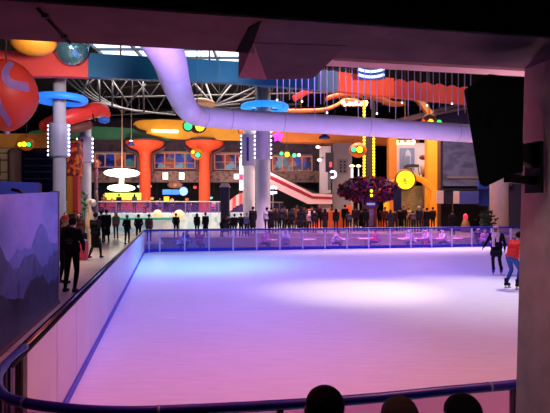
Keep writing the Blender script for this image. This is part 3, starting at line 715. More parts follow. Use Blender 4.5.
# lit shop pieces
def sbox(name, x0, y0, x1, y1, d, m, label, cat, backed=True, t=.25):
    g = empty(name, P((x0 + x1) / 2, y1, d), label, cat)
    rect(x0, y0, x1, y1, d, t, m, 'face', g, bev=.03)
    rect(x0 - .5, y0 - .5, x1 + .5, y1 + .5, d + t, .12, M('fixture_dark', (40, 34, 40), .6), 'backing', g)
    return g
lampw = GLOW('box_white', (255, 245, 220), 2.0)
sbox('wall_lamp', 162.7, 172.5, 167.6, 179.5, 55.1, lampw, 'square white wall lamp on the mezzanine edge, nearer the first mushroom pillar', 'lamp')
sbox('wall_lamp', 179, 172.5, 184, 179.5, 55.1, lampw, 'square white wall lamp on the mezzanine edge, nearer the second mushroom pillar', 'lamp')
sbox('lit_sign', 162.5, 189.5, 179, 194.5, 56, GLOW('sign_blue', (70, 140, 240), 1.1), 'blue lit bar sign in the dark shop front', 'sign')
p = P(183.5, 191.3, 55.5); mb = MB(); mb.lathe([(.43, -.06), (.45, 0), (.43, .06)], p, 24, rot=RX90); o = mb.build('disc_sign', GLOW('sign_sky', (140, 185, 255), 1.1), loc=p); tag(o, 'round pale blue lit sign beside the blue bar sign', 'sign')
mb = MB(); mb.torus(p + Vector((0, .05, 0)), .46, .05, 24, 6, rot=RX90); mb.build('rim', MATS['fixture_dark'], o)
sbox('lit_sign', 163.8, 196.5, 168.8, 202, 55, GLOW('sign_gold', (245, 185, 30), 1.1), 'small gold lit panel under the blue bar sign', 'sign')
lat = empty('ceiling_rosette', P(175, 185, 55), 'brown oval rosette above the blue bar sign', 'ornament')
mb = MB(); mb.sphere(P(175, 185, 55), .8, 16, 10, (1, .3, .42)); mb.build('oval', M('rosette_brown', (150, 100, 90), .5), lat)
mb = MB(); mb.sphere(P(175, 185, 54.7), .2, 10, 8); mb.build('boss', M('rosette_gold', (220, 150, 90), .4), lat)
# scattered shop lights: small pendant lamps, each one a thing
pend = [(152, 198, (255, 150, 60)), (157, 203, (255, 90, 60)), (172, 200, (255, 190, 120)), (190, 204, (255, 160, 90)), (195, 187, (220, 70, 70)), (201, 198, (255, 140, 70)), (208, 203, (255, 120, 40)), (211, 197.5, (120, 220, 230)), (214, 203, (255, 180, 110)), (150, 186, (230, 120, 90)), (139, 186, (190, 215, 255)), (187, 199, (255, 110, 50)), (203, 204, (250, 90, 40)), (146, 203, (255, 120, 60))]
PL = ['amber pendant lamp in the dark shop front right of the first mushroom pillar', 'small red pendant lamp under the amber one, right of the first mushroom pillar', 'pale peach pendant lamp just right of the gold lit panel', 'amber pendant lamp low between the pale blue disc sign and the second mushroom pillar', 'red pendant lamp high beside the pale blue disc sign', 'orange pendant lamp left of the second mushroom pillar', 'deep orange pendant lamp low beside the second mushroom pillar', 'turquoise pendant lamp right of the second mushroom pillar', 'peach pendant lamp low right of the second mushroom pillar', 'coral pendant lamp high right of the first mushroom pillar', 'ice-blue pendant lamp beside the lower white disc', 'orange pendant lamp below the pale blue disc sign', 'red-orange pendant lamp lowest at the second mushroom pillar', 'orange pendant lamp low right of the first mushroom pillar']
for i, (px, py, c) in enumerate(pend):
    d = 54.5 + (i % 4) * .6; p = P(px, py, d); g = empty('pendant_lamp', p, PL[i], 'lamp', 'small pendant lamps in the shop fronts')
    mb = MB(); mb.sphere(p, .19, 10, 8); mb.build('bulb', GLOW('pend%d' % i, c, 1.1), g)
    mb = MB(); mb.lathe([(.24, .06), (.12, .2), (.03, .24)], p, 12); mb.tube([p + Vector((0, 0, .2)), Vector((p.x, p.y, 5.0 if d > 55.5 else 4.9))], .015, 5); mb.build('shade', MATS['fixture_dark'], g)
# dark kiosk post with grey cap
g = empty('kiosk_post', gz(224.5, 41), 'dark blue kiosk post under a pale grey cap', 'post')
rect(220.5, 187, 229, 232, 41, .6, M('kiosk_navy', (22, 24, 58), .5), 'body', g, bev=.03)
u = 41 / F; mb = MB(); mb.prism([P(219, 187, 40.9), P(230, 187, 40.9), P(227.5, 183, 40.9), P(221.5, 183, 40.9)], (0, .8, 0)); mb.build('cap', M('kiosk_cap', (150, 140, 150), .5), g)
# red-white neon and striped awning
g = empty('neon_sign', P(240.5, 192, 48), 'upright white neon strip with red middle left of the slotted column', 'neon sign')
rect(239, 157, 243.5, 161, 48, .2, GLOW('neon_coral', (255, 110, 90), 1.6), 'top_cap', g); rect(239.6, 161.3, 243, 190, 48, .2, GLOW('neon_white', (255, 235, 245), 2.6), 'strip', g)
rect(234, 174, 239.5, 179, 48, .2, GLOW('neon_cream', (255, 225, 190), 1.4), 'side_arm', g); rect(239, 174, 243.8, 180, 47.8, .2, GLOW('neon_red', (255, 30, 80), 1.5), 'middle', g)
rect(238.5, 156, 244, 193, 48.25, .15, MATS['fixture_dark'], 'backing', g)
aw = empty('awning', P(238, 196, 45), 'rounded red and pale awning in front of the slotted column', 'awning')
for i in range(6):
    x0, x1 = 229 + i * 3.4, 229 + (i + 1) * 3.4
    f = lambda x: 193 + 9 * ((x - 246) / 17) ** 2
    mb = MB(); mb.prism([P(x0, f(x0), 45.4), P(x1, f(x1), 45.4), P(x1, f(x1) + 11 , 44.4), P(x0, f(x0) + 9.5, 44.4)], (0, .1, .06)); mb.build('stripe', M('awning_red', (196, 44, 50), .6) if i % 2 else M('awning_pink', (214, 140, 140), .6), aw)
mb = MB()
for x in (230, 248): mb.tube([P(x, 204, 44.6), gz(x, 44.6)], .04, 6)
mb.build('pole', M('rail_post', (0, 0, 0)), aw)

# escalator
g = empty('escalator', gz(322, 47), 'escalator with pale side panels and a red stripe sloping down behind the crowd', 'escalator')
esc = [(258, 170), (268, 171), (314, 195), (332, 196)]
def sheet(name, pts, d, m, t=.14): mb = MB(); mb.prism([P(x, y, d) for x, y in pts], (0, t, 0)); return mb.build(name, m, g)
pale = M('escalator_pale', (214, 168, 170), .4, emit=.06)
sheet('side_panel', [(256, 171), (268, 171), (313, 193.5), (333, 194.5), (333, 197), (313, 196), (268, 174)], 47, pale)
sheet('red_stripe', [(256, 174), (268, 174.2), (313, 196.2), (333, 197.2), (333, 199), (313, 198.5), (268, 177.5), (256, 177.5)], 46.96, M('escalator_red', (150, 20, 36), .4, emit=.08))
sheet('lower_panel', [(256, 177.8), (268, 178), (312, 198.8), (333, 199.4), (333, 204), (308, 204), (264, 183), (256, 182)], 47, pale)
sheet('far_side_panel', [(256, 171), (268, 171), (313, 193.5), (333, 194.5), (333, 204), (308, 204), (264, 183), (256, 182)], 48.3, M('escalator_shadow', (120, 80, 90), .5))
mb = MB()
for i in range(14):
    a, b2 = P(268 + i * 3.2, 178 + i * 1.6, 47.2), None
    mb.box((a.x + .14, 47.7, a.z), (.32, 1.1, .18))
mb.build('step', M('step_grey', (70, 66, 70), .5), g)
mb = MB(); mb.tube(smooth_path([P(256, 169.5, 47.05), P(268, 169.8, 47.05), P(313, 192.3, 47.05), P(334, 193.4, 47.05)], 4), .05, 8); mb.build('handrail', M('handrail_black', (30, 26, 30), .4), g)
mb = MB(); mb.box((gz(262, 47.7).x, 47.7, (P(0, 182, 47).z + FLOOR) / 2), (.5, .6, P(0, 182, 47).z - FLOOR)); mb.build('support', M('support_grey', (80, 76, 84), .6), g)
# neon scroll lamp by the column
g = empty('neon_sign', P(273, 190, 42), 'small white neon scroll standing right of the cyan ringed column', 'neon sign')
for yy in (188, 193): mb = MB(); mb.tube([P(268.5, yy, 42), P(277, yy - .5, 42)], .09, 8); mb.build('neon_bar', GLOW('neon_lilac', (235, 215, 255), 2.6), g)
mb = MB(); mb.torus(P(273, 190.3, 42), .28, .07, 16, 6, rot=RX90, a0=.3, a1=4.6); mb.build('neon_curl', MATS['glow_neon_lilac'], g)
mb = MB(); mb.tube([P(273, 186, 42.1), gz(273, 42.1)], .04, 6); mb.build('pole', MATS['rail_post'], g)
# magenta star
sc_ = P(278, 136.5, 45); g = empty('star_lamp', sc_, 'magenta star lamp beside the cyan ringed column', 'lamp')
pts = [sc_ + Vector((math.sin(k * PI / 5) * (.52 if k % 2 == 0 else .3), 0, math.cos(k * PI / 5) * (.52 if k % 2 == 0 else .3))) for k in range(10)]
mb = MB(); mb.prism(pts, (0, .15, 0)); mb.build('star', GLOW('magenta', (215, 60, 215), .9), g)
mb = MB(); mb.tube([sc_ + Vector((0, .1, .4)), Vector((sc_.x, 45.1, 14))], .02, 5); mb.build('hanger_wire', MATS['steel_wire'], g)
# hanging spotlights
for px, py, d, lab in ((324.5, 133.5, 33.5, 'bright hanging spotlight under the duct left of the bulb pylon'), (131, 142, 48, 'violet-white spotlight beside the first mushroom pillar crown')):
    p = P(px, py, d); g = empty('spotlight', p, lab, 'spotlight')
    mb = MB(); mb.sphere(p, .16, 12, 8); mb.build('lens', GLOW('spot_white' if px > 200 else 'spot_violet', (240, 240, 255) if px > 200 else (225, 190, 255), 8), g)
    mb = MB(); mb.lathe([(.34, -.32), (.36, -.22), (.2, -.12), (.18, .05)], p, 16); mb.build('housing', M('spot_navy', (30, 30, 90), .4), g)
    mb = MB(); mb.tube([p + Vector((0, .1, 0)), Vector((p.x, d + .1, 14))], .025, 5); mb.build('hanger_rod', MATS['hanger_steel'], g)

# pale service block and screens behind the pylon
wallp = M('pale_block', (176, 160, 168), .6, .06, 1)
mb = MB(); rect(320, 146, 331, 232, 48.6, .8, mb=mb); o = mb.build('pillar_pale', wallp); o['kind'] = 'structure'
mb = MB(); rect(333, 143, 352, 232, 49.5, .5, mb=mb); o = mb.build('wall_panel', M('grey_panel', (150, 136, 146), .6, .06, 1)); o['kind'] = 'structure'
g = empty('wall_board', P(342, 172, 49.3), 'grey board with two rows of dark symbols on the pale block', 'sign')
rect(337.5, 159, 347.5, 173, 49.4, .06, M('board_grey', (120, 110, 122), .6), 'board', g)
mb = MB()
for i in range(2):
    for j in range(4):
        y = 161 + j * 3; rect(340 + i * 3.8, y, 341.2 + i * 3.8, y + 1.9, 49.33, .06, mb=mb); rect(341.2 + i * 3.8, y + (j % 2), 342.4 + i * 3.8, y + .8 + (j % 2), 49.33, .06, mb=mb)
mb.build('symbols', M('symbol_dark', (28, 22, 40), .6), g)
g = empty('screen', P(329.5, 172, 47.5), 'dark upright screen with a small red picture beside the pale block', 'screen')
rect(325.5, 152.5, 333.5, 172, 47.6, .2, M('screen_black', (18, 12, 18), .3), 'panel', g); rect(329.5, 162, 332, 167, 47.5, .08, GLOW('screen_red', (235, 60, 70), 1.0), 'red_picture', g)
rect(328, 172, 331, 190, 47.8, .2, MATS['support_grey'], 'mount', g)
g = empty('neon_sign', P(333, 174.5, 46.5), 'white neon crescent ring in front of the pale block', 'neon sign')
mb = MB(); mb.torus(P(332.8, 174.5, 46.5), .27, .09, 20, 8, rot=RX90, a0=-2.2, a1=2.4); mb.build('neon_ring', GLOW('neon_ice', (225, 230, 255), 2.4), g)
mb = MB(); mb.tube([P(332.8, 178, 46.6), gz(332.8, 46.6)], .05, 6); mb.build('pole', MATS['support_grey'], g)
for px, py, lab in ((352, 166, 'warm mushroom lamp nearer the pale block'), (358.5, 166, 'warm mushroom lamp next to the bulb pylon')):
    p = P(px, py, 43); g = empty('mushroom_lamp', p, lab, 'lamp')
    mb = MB(); mb.sphere(p, .17, 12, 8, (1.25, 1, .6)); mb.build('shade', GLOW('lamp_warm', (255, 225, 170), 2.2), g)
    mb = MB(); mb.tube([p, gz(px, 43)], .05 if px > 355 else .11, 8); mb.build('pole', M('lamp_pole', (190, 190, 205), .5), g)
for px, py, lab in ((318, 147, 'globe spot with warm light above the screen'), (319.5, 160, 'globe spot with warm light left of the screen')):
    p = P(px, py, 46.8); g = empty('wall_spot', p, lab, 'lamp'); mb = MB(); mb.sphere(p, .16, 10, 8, (1.3, 1, .8)); mb.build('lens', GLOW('spot_warm', (255, 225, 200), 2.5), g)
    mb = MB(); mb.tube([p + Vector((.05, .1, 0)), P(323, py - 3, 48.7)], .06, 6); mb.build('arm', MATS['support_grey'], g)

# bulb pylon with garland and kiosk
g = empty('bulb_pylon', gz(369, 40), 'tall dark pylon edged with two strips of yellow bulbs', 'pylon')
zt = P(0, 72, 40).z
rect(362.8, 78, 365.6, 232, 40, .3, M('pylon_dark', (50, 40, 46), .6), 'mast', g); rect(372.2, 100, 375.2, 232, 40, .3, MATS['pylon_dark'], 'mast', g)
rect(365.6, 120, 372.2, 232, 40.1, .2, M('pylon_panel', (92, 80, 90), .6), 'panel', g)
by = GLOW('bulb_yellow', (255, 222, 40), 1.7)
for k in range(26):
    y = 102 + k * 3.2
    if y < 186:
        mb = MB(); mb.sphere(P(364.2, y, 39.9), .11, 8, 6); mb.build('bulb', by, g)
for k in range(17):
    y = 136 + k * 3.2
    if y < 186:
        mb = MB(); mb.sphere(P(373.7, y, 39.9), .11, 8, 6); mb.build('bulb', by, g)
mb = MB(); mb.lathe([(.16, 0), (.12, .5), (.02, 1.0)], P(364.2, 93, 40), 10); mb.build('finial', GLOW('finial_blue', (190, 200, 255), 1.2), g)
def garland(px, py, hw, hh, d, label, cols, n, dens):
    o0 = P(px, py, d); u = d / F; g = empty('garland', o0, label, 'garland'); rnd = random.Random(int(px * 7))
    mb = MB(); mb.sphere(o0, 1, 18, 12, (hw * u * .9, .9, hh * u * .82)); mb.build('core', M('garland_core', (30, 26, 30), .8), g)
    for ci, m in enumerate(cols):
        mb = MB()
        for _ in range(n // len(cols)):
            a, t = rnd.uniform(0, 2 * PI), math.acos(rnd.uniform(-1, 1)); k = rnd.uniform(.85, 1.12)
            c = o0 + Vector((hw * u * k * math.sin(t) * math.cos(a), 1.0 * k * math.sin(t) * math.sin(a), hh * u * k * math.cos(t)))
            for q in range(4):
                v = Vector((rnd.uniform(-1, 1), rnd.uniform(-1, 1), rnd.uniform(-1, 1))).normalized() * dens; s = v.cross(Vector((rnd.uniform(-1, 1), rnd.uniform(-1, 1), .3))).normalized() * dens * .45
                mb.face([c, c + v * .5 + s, c + v, c + v * .5 - s])
        ob = mb.build('foliage', m, g); ob['kind'] = 'stuff'
garland(369, 190, 27, 10.5, 39, 'huge bushy red and purple garland around the foot of the bulb pylon', [M('leaf_crimson', (170, 30, 60), .6), M('leaf_purple', (110, 48, 130), .6), M('leaf_dark', (26, 34, 34), .7), M('leaf_wine', (92, 26, 52), .6)], 900, .30)
for x, y in ((371.5, 191), (371.5, 195.5)):
    p = P(x, y, 37.7); g2 = empty('lantern', p, 'tiny yellow lantern in the garland, ' + ('upper' if y < 193 else 'lower') + ' of the two', 'lantern', 'lanterns in the garland'); mb = MB(); mb.sphere(p, .11, 10, 8); mb.build('bulb', by, g2)
    mb = MB(); mb.tube([p, p + Vector((0, .3, .25))], .015, 5); mb.build('hook', MATS['fixture_dark'], g2)
g = empty('pedestal', gz(371, 39), 'pedestal with a blue and white oval badge under the garland', 'pedestal')
mb = MB(); mb.lathe([(.55, FLOOR), (.6, FLOOR + .3), (.42, FLOOR + .5), (.42, 2.1), (.62, 2.5)], (gz(371, 39).x, 39, 0), 20); mb.build('body', M('pedestal_rose', (130, 70, 90), .5), g)
mb = MB(); mb.sphere(P(371, 204, 38.4), .42, 18, 10, (1, .2, .55)); bd = mb.build('badge', M('badge_blue', (60, 70, 170), .4, emit=.2), g)
mb = MB(); rect(367, 203, 375, 205, 38.3, .06, mb=mb); mb.build('badge_bar', M('badge_white', (220, 210, 235), .4, emit=.2), bd)
rect(369, 209, 373.5, 226, 38.5, .05, M('pedestal_strip', (160, 120, 180), .4), 'strip', g)

# warm bulb chandeliers on swooping orange canopies
warm = GLOW('bulb_warm', (255, 215, 150), 4)
def chandelier(px, py, hw, hh, d, n, label):
    p = P(px, py, d); u = d / F; g = empty('chandelier', p, label, 'chandelier')
    mb = MB(); mb.torus(p, hw * u * .92, .10, 28, 6, sc=(1, .8, 1)); mb.build('ring', M('chandelier_brown', (150, 80, 50), .5), g)
    for i in range(n):
        a = 2 * PI * i / n; c = p + Vector((hw * u * .92 * math.cos(a), hw * u * .74 * math.sin(a), -hh * u * .35 * (1 if math.sin(a) < 0 else -1)))
        mb = MB(); mb.sphere(c, .17, 10, 8); mb.build('bulb', warm, g)
    mb = MB(); mb.tube([p, Vector((p.x, p.y, 14))], .03, 5)
    for a in (0, PI / 2, PI, 1.5 * PI): mb.tube([p + Vector((0, 0, .5)), p + Vector((hw * u * .9 * math.cos(a), hw * u * .7 * math.sin(a), 0))], .02, 5)
    mb.build('hanger_rod', MATS['hanger_steel'], g)
chandelier(354.5, 104, 12.5, 4, 43, 12, 'ring chandelier of warm bulbs under the orange swoop by the pylon')
chandelier(405, 142.5, 9, 2, 44, 9, 'ring chandelier of warm bulbs inside the yellow portal')
p = P(301, 116.5, 42)
g = empty('bulb_bar', p, 'short bar of warm bulbs just above the duct', 'lamp'); mb = MB(); mb.tube([P(290, 117, 42.1), P(312, 117, 42.1)], .09, 8); mb.build('bar', MATS['chandelier_brown'], g)
for x in (292, 300, 303.5, 308, 311): mb = MB(); mb.sphere(P(x, 116.5, 41.95), .15, 10, 8); mb.build('bulb', warm, g)
mb = MB(); mb.tube([P(301, 117, 42.1), Vector((p.x, 42.1, 14))], .03, 5); mb.build('hanger_rod', MATS['hanger_steel'], g)
def ribbon(pts, d, wd, m, label):
    pts = smooth_path([P(x, y, d + i * .3) for i, (x, y) in enumerate(pts)], 6); mb = MB(); V = []
    for p in pts: V.append([mb.bm.verts.new(p + v) for v in (Vector((0, -wd, .0)), Vector((0, -wd, .28)), Vector((0, wd, .45)), Vector((0, wd, .1)))])
    for i in range(len(V) - 1):
        for k in range(4): f = mb.bm.faces.new([V[i][k], V[i + 1][k], V[i + 1][(k + 1) % 4], V[i][(k + 1) % 4]]); f.smooth = k in (0, 2)
    mb.bm.faces.new(V[0]); mb.bm.faces.new(V[-1]); o = mb.build('ceiling_swoop', m, loc=pts[0]); tag(o, label, 'ceiling swoop')
    mb = MB()
    for q in (pts[4], pts[-5]): mb.tube([q + Vector((0, 0, .2)), Vector((q.x, q.y, 14))], .025, 5)
    mb.build('hanger_rod', MATS['hanger_steel'], o)
swm = M('swoop_orange', (206, 112, 58), .5, .06, 1, emit=.05)
ribbon([(256, 113), (290, 113.5), (322, 112.5), (336, 108), (346, 102.5), (366, 107)], 42.5, .5, swm, 'orange swooping ceiling ribbon that dips to the duct')
ribbon([(326, 101), (340, 97.5), (358, 97.5), (376, 100), (392, 106), (404, 106)], 44, .7, swm, 'orange swooping ceiling ribbon over the ring chandelier')
mb = MB(); mb.bar(P(293, 99, 41), P(312, 89, 41), .5, .4, .05); o = mb.build('roof_member', M('member_red', (180, 44, 34), .5)); o['kind'] = 'structure'
# coaster-like rails at right under the roof
g = empty('track', P(400, 120, 46), 'pair of pale sloping rails under the roof above the signal lamp', 'track')
for dy in (0, 5.5): mb = MB(); mb.tube([P(392, 122 + dy * .2, 46), P(480, 99 + dy, 46)], .16, 8); mb.build('rail', M('rail_grey', (120, 100, 110), .5), g)
mb = MB()
for k in range(8): x = 402 + k * 9.5; mb.tube([P(x, 119.6 - k * 2.4, 46), P(x, 121 - k * 1.95, 46)], .07, 6)
mb.build('tie', MATS['rail_grey'], g)
mb = MB()
for x in (420, 465): pz = P(x, 113, 46.2); mb.tube([pz, Vector((pz.x, 46.2, 14))], .06, 6)
mb.build('hanger_rod', MATS['hanger_steel'], g)
mb = MB(); mb.prism([P(417, 100, 43), P(423, 99, 43), P(434, 113, 43), P(428, 114, 43)], (0, .6, 0)); o = mb.build('roof_member', M('member_ochre', (150, 92, 34), .5)); o['kind'] = 'structure'
mb = MB(); mb.prism([P(446, 108, 47.5), P(470, 104, 47.5), P(470, 122, 47.5), P(446, 122, 47.5)], (0, .3, 0)); o = mb.build('wall_blue', M('blue_wall', (44, 50, 130), .6)); o['kind'] = 'structure'

# ================================================================ right: yellow portal, mural wall, stall
pg = empty('portal', gz(413, 43), 'yellow shop portal with an orange arch and a round lit sign', 'portal')
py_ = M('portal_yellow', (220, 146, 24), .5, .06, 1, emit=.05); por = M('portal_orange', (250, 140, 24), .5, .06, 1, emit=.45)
rect(427.5, 138, 437.5, 234, 42.5, .9, py_, 'post', pg, bev=.04); rect(389, 138, 397, 234, 43.2, .9, M('portal_amber', (190, 112, 34), .5), 'post', pg, bev=.04)
rect(437.5, 138, 440.5, 234, 42.7, .9, M('portal_brown', (110, 62, 20), .5), 'side_trim', pg)
fr = [(386.5, 232), (386.5, 193), (393, 183), (402, 177), (412, 175.5), (424, 181), (433, 190), (433, 232)]
mb = MB()
for a, b2 in zip(fr, fr[1:]): mb.bar(P(*a, 41.6), P(*b2, 41.6), .5, .40, .06)
mb.build('arch', por, pg)
mb = MB(); p = P(405.5, 180, 41.2); mb.lathe([(.66, -.1), (.72, 0), (.66, .1)], p, 28, rot=RX90); rs = mb.build('round_sign', GLOW('sign_yellow', (250, 225, 30), 1.25), pg)
mb = MB(); mb.torus(p + Vector((0, .06, 0)), .76, .1, 28, 8, rot=RX90); mb.build('sign_rim', M('sign_brown', (120, 60, 20), .5), rs)
mb = MB(); rect(402.5, 180.6, 407.5, 181.6, 41.05, .06, mb=mb); rect(404.4, 177.5, 405.6, 180.6, 41.05, .06, mb=mb); rect(403.5, 183, 408, 183.7, 41.05, .06, mb=mb); mb.build('sign_mark', M('sign_olive', (150, 130, 20), .5), rs)
# inside of the portal
mb = MB(); rect(396, 143, 428, 176, 46, .3, mb=mb); o = mb.build('wall_portal', M('portal_white', (206, 194, 196), .7, .06, 1)); o['kind'] = 'structure'
rect(400, 148, 414.5, 170, 45.8, .1, M('niche_blue', (120, 130, 165), .6), 'wall_niche').update_tag(); bpy.data.objects['wall_niche']['kind'] = 'structure'
g = empty('arched_doll_house', P(408, 168, 45.4), 'pale arched display window behind the round sign', 'display'); mb = MB(); mb.prism([P(x, y, 45.55) for x, y in ((405, 168), (405, 155), (406, 151), (408, 149.5), (410, 151), (411, 155), (411, 168))], (0, .2, 0)); mb.build('arch_panel', M('arch_pale', (176, 182, 200), .5), g)
g.name = 'arched_display'
mb = MB(); rect(406, 156, 410, 166, 45.35, .1, mb=mb); mb.build('arch_glass', M('arch_glass', (120, 135, 165), .3), g)
rect(404, 168, 412, 234, 45.3, .4, M('portal_shelf', (96, 62, 50), .6), 'plinth', g)
g = empty('figure_pedestal', P(424, 172, 44), 'plain round-topped stand-in for a figure, dark red on top, at the portal post', 'figure')  # plain stand-in for a portal figure, not a real bin
mb = MB(); mb.lathe([(.2, -.9), (.26, -.3), (.24, .0)], P(423.5, 163.5, 44), 16); mb.build('bin', M('stand_in_cream', (210, 160, 130), .5), g); mb = MB(); mb.sphere(P(423.5, 157.5, 44), .34, 16, 10, (1, 1, .62)); mb.build('lid', M('stand_in_red', (110, 34, 40), .5), g)  # body and top of the figure stand-in
mb = MB(); mb.tube([P(423.5, 172, 44), gz(423.5, 44)], .1, 8); mb.build('stand', M('portal_shelf', (0, 0, 0)), g); g.name = 'figure_stand_in'
g = empty('lettered_board', P(411, 168, 43.6), 'dark curved board on brown struts above the round sign', 'sign')
mb = MB(); mb.prism([P(x, y, 43.8) for x, y in ((403.5, 167), (406, 164.8), (412, 164), (419, 164.5), (419, 167.2), (412, 167.2), (406, 168))], (0, .15, 0)); mb.build('board', M('board_dark', (44, 36, 40), .6), g)
mb = MB(); mb.tube([P(404, 167.5, 43.9), P(402, 176, 43.9)], .04, 6); mb.tube([P(418, 167, 43.9), P(420, 178, 43.9)], .04, 6); mb.build('strut', MATS['portal_brown'], g); g.name = 'curved_board'
# painted wall under the arch
mb = MB(); rect(388, 186, 432, 232, 44.6, .2, mb=mb); o = mb.build('wall_arch', ramp_mat('arch_mural', [(.3, (120, 70, 30)), (.45, (110, 110, 60)), (.55, (150, 120, 80)), (.7, (60, 80, 50))], 'noise', 1.2, .6)); o['kind'] = 'structure'
g = empty('banner_stand', gz(397, 37.3), 'dark navy banner stand in front of the portal', 'banner'); rect(393.5, 189, 401.5, 210, 37.3, .06, M('banner_navy', (26, 22, 60), .6), 'banner', g); rect(396, 210, 398, 236, 37.32, .1, MATS['pylon_dark'], 'pole', g)
mb = MB(); mb.box(gz(397, 37.35) + Vector((0, 0, .04)), (.6, .5, .07)); mb.build('base', MATS['pylon_dark'], g)
g = empty('lit_totem', gz(386.5, 40.5), 'slender amber lit totem left of the navy banner', 'totem'); rect(385, 196, 388.6, 213, 40.5, .25, GLOW('totem_amber', (245, 170, 40), .8), 'lit_shaft', g); rect(384.5, 213, 389, 235, 40.5, .3, MATS['pylon_dark'], 'base', g)

# right wall and mural
mb = MB(); rect(438, 100, 640, 236, 47, .3, mb=mb); o = mb.build('wall_far', M('violet_wall', (46, 36, 70), .8)); o['kind'] = 'structure'
mural2 = ramp_mat('cloud_mural', [(.3, (40, 38, 70)), (.48, (92, 86, 122)), (.6, (62, 58, 92)), (.75, (120, 112, 140))], 'noise', .5, .7, stretch=(1, 1, 1.6))
mb = MB(); rect(443, 138, 512, 186, 46.7, .2, mb=mb); o = mb.build('wall_mural', mural2, loc=P(470, 186, 46.7)); o['kind'] = 'structure'; o['label'] = 'dusky cloud mural on the far wall left of the loudspeaker'
mb = MB(); rect(447, 176, 482, 178.5, 46.62, .06, mb=mb); mb.build('painted_ground', M('motif_pale', (112, 92, 104), .7), o)
st = empty('stall', gz(462, 41), 'dark stall with pale and blue header panels at the far right', 'stall')
rect(437, 190.5, 443.5, 203.5, 41, .3, M('header_cream', (214, 176, 176), .5), 'cream_panel', st); rect(453.5, 191, 459.3, 203.5, 41, .3, MATS['header_cream'], 'cream_panel', st)
rect(459.3, 191, 479, 204, 41, .3, M('header_blue', (66, 70, 150), .5), 'blue_panel', st); rect(443.5, 191, 453.5, 203.5, 41.1, .2, M('header_dark', (34, 22, 44), .5), 'dark_panel', st)
rect(479, 182, 489.5, 206, 41.2, .3, M('header_royal', (38, 60, 160), .5), 'royal_panel', st)
rect(442, 204, 490, 235.5, 43.5, .2, M('stall_back', (24, 16, 30), .7), 'back_wall', st)
for x in (453, 489): rect(x - .5, 203, x + .5, 236, 41.2, .1, M('stall_post', (96, 70, 84), .5), 'post', st)
mb = MB(); a = gz(442, 42); b2 = gz(490, 42); mb.box(((a.x + b2.x) / 2, 42.3, P(0, 190, 41).z + .05), (b2.x - a.x, 2.6, .1)); mb.build('roof', MATS['stall_back'], st)
mb = MB(); b0 = gz(499, 37.5); mb.lathe([(.62, FLOOR), (.62, 10)], (b0.x, b0.y, 0), 28); o = mb.build('round_column', M('pale_column', (214, 180, 190), .5), loc=b0); tag(o, 'smooth pale column seen below the loudspeaker', 'column')
mb = MB(); mb.lathe([(.66, FLOOR), (.66, FLOOR + .25), (.62, FLOOR + .3)], (b0.x, b0.y, 0), 28); mb.build('base_ring', M('rail_post', (0, 0, 0)), o)
# small lit figurine in the stall, given the plain shape of a lamp
g = empty('red_figurine', gz(465.5, 40.5), 'red glowing lamp-shaped figurine on a brown stand in the dark stall', 'lamp')
mb = MB(); mb.lathe([(.30, FLOOR), (.34, FLOOR + .5), (.2, FLOOR + .9), (.1, FLOOR + 1.05)], (gz(465.5, 40.5).x, 40.5, 0), 16); mb.build('stand', M('stand_gold', (130, 84, 50), .5), g)
mb = MB(); mb.sphere(P(465.5, 217, 40.5), .2, 12, 10, (.9, .9, 1.3)); mb.build('shade', GLOW('figurine_red', (240, 40, 70), .9), g)  # glowing upper part of the figurine, no real lamp shade
g = empty('potted_shrub', gz(487, 35.2), 'dark leafy shrub in a pot left of the pale column', 'plant')
mb = MB(); mb.lathe([(.2, FLOOR), (.28, FLOOR + .4), (.25, FLOOR + .4)], (gz(487, 35.2).x, 35.2, 0), 14); mb.build('pot', M('pot_dark', (60, 40, 44), .6), g)
mb = MB(); rnd = random.Random(3)
for _ in range(240):
    c = Vector((gz(487, 35.2).x, 35.2, 1.5)) + Vector((rnd.gauss(0, .2), rnd.gauss(0, .2), rnd.uniform(-.8, .55))); v = Vector((rnd.uniform(-1, 1), rnd.uniform(-1, 1), rnd.uniform(-.2, 1))).normalized() * .22; s = v.cross(Vector((rnd.uniform(-1, 1), 1, .3))).normalized() * .07
    mb.face([c, c + v * .5 + s, c + v, c + v * .5 - s])
mb.build('foliage', M('shrub_green', (28, 44, 30), .7), g)
p = P(502.5, 214, 37); o = None

# ================================================================ left: mural hoarding, sign box, totems
hm = ramp_mat('mountain_mural', [(.30, (84, 92, 170)), (.5, (132, 128, 205)), (.62, (170, 146, 222)), (.78, (120, 120, 200))], 'noise', .8, .55, stretch=(1, .5, 1.2), detail=5)
mg = empty('mural_hoarding', R(-2.17, 8, FLOOR), 'tall violet mural hoarding of misty mountains along the left walkway', 'mural')
for a, b2 in ((-1.0, 3.6), (3.6, 7.5), (7.5, 11.4)):
    mb = MB(); mb.prism([R(-2.17, a + .01, FLOOR), R(-2.17, b2 - .01, FLOOR), R(-2.17, b2 - .01, 2.64), R(-2.17, a + .01, 2.50 if a > 0 else 2.4)], R(-.12, 0)); mb.build('mural_panel', hm, mg)
def ridge(name, prof, z0, m, off):
    mb = MB(); pts = [R(-2.17 + off, y, z) for y, z in prof]
    mb.prism([R(-2.17 + off, prof[0][0], z0)] + pts + [R(-2.17 + off, prof[-1][0], z0)], R(-.012, 0)); mb.build(name, m, mg)
def crest(y0, y1, n, fn, amp, seed):
    rnd = random.Random(seed); out = []
    for i in range(n + 1):
        y = y0 + (y1 - y0) * i / n; out.append((y, fn((y - y0) / (y1 - y0)) + rnd.uniform(-amp, amp)))
    return out
far_m = ramp_mat('ridge_far', [(.35, (92, 100, 170)), (.55, (112, 116, 190)), (.7, (84, 92, 160))], 'noise', 1.2, .55, detail=8)
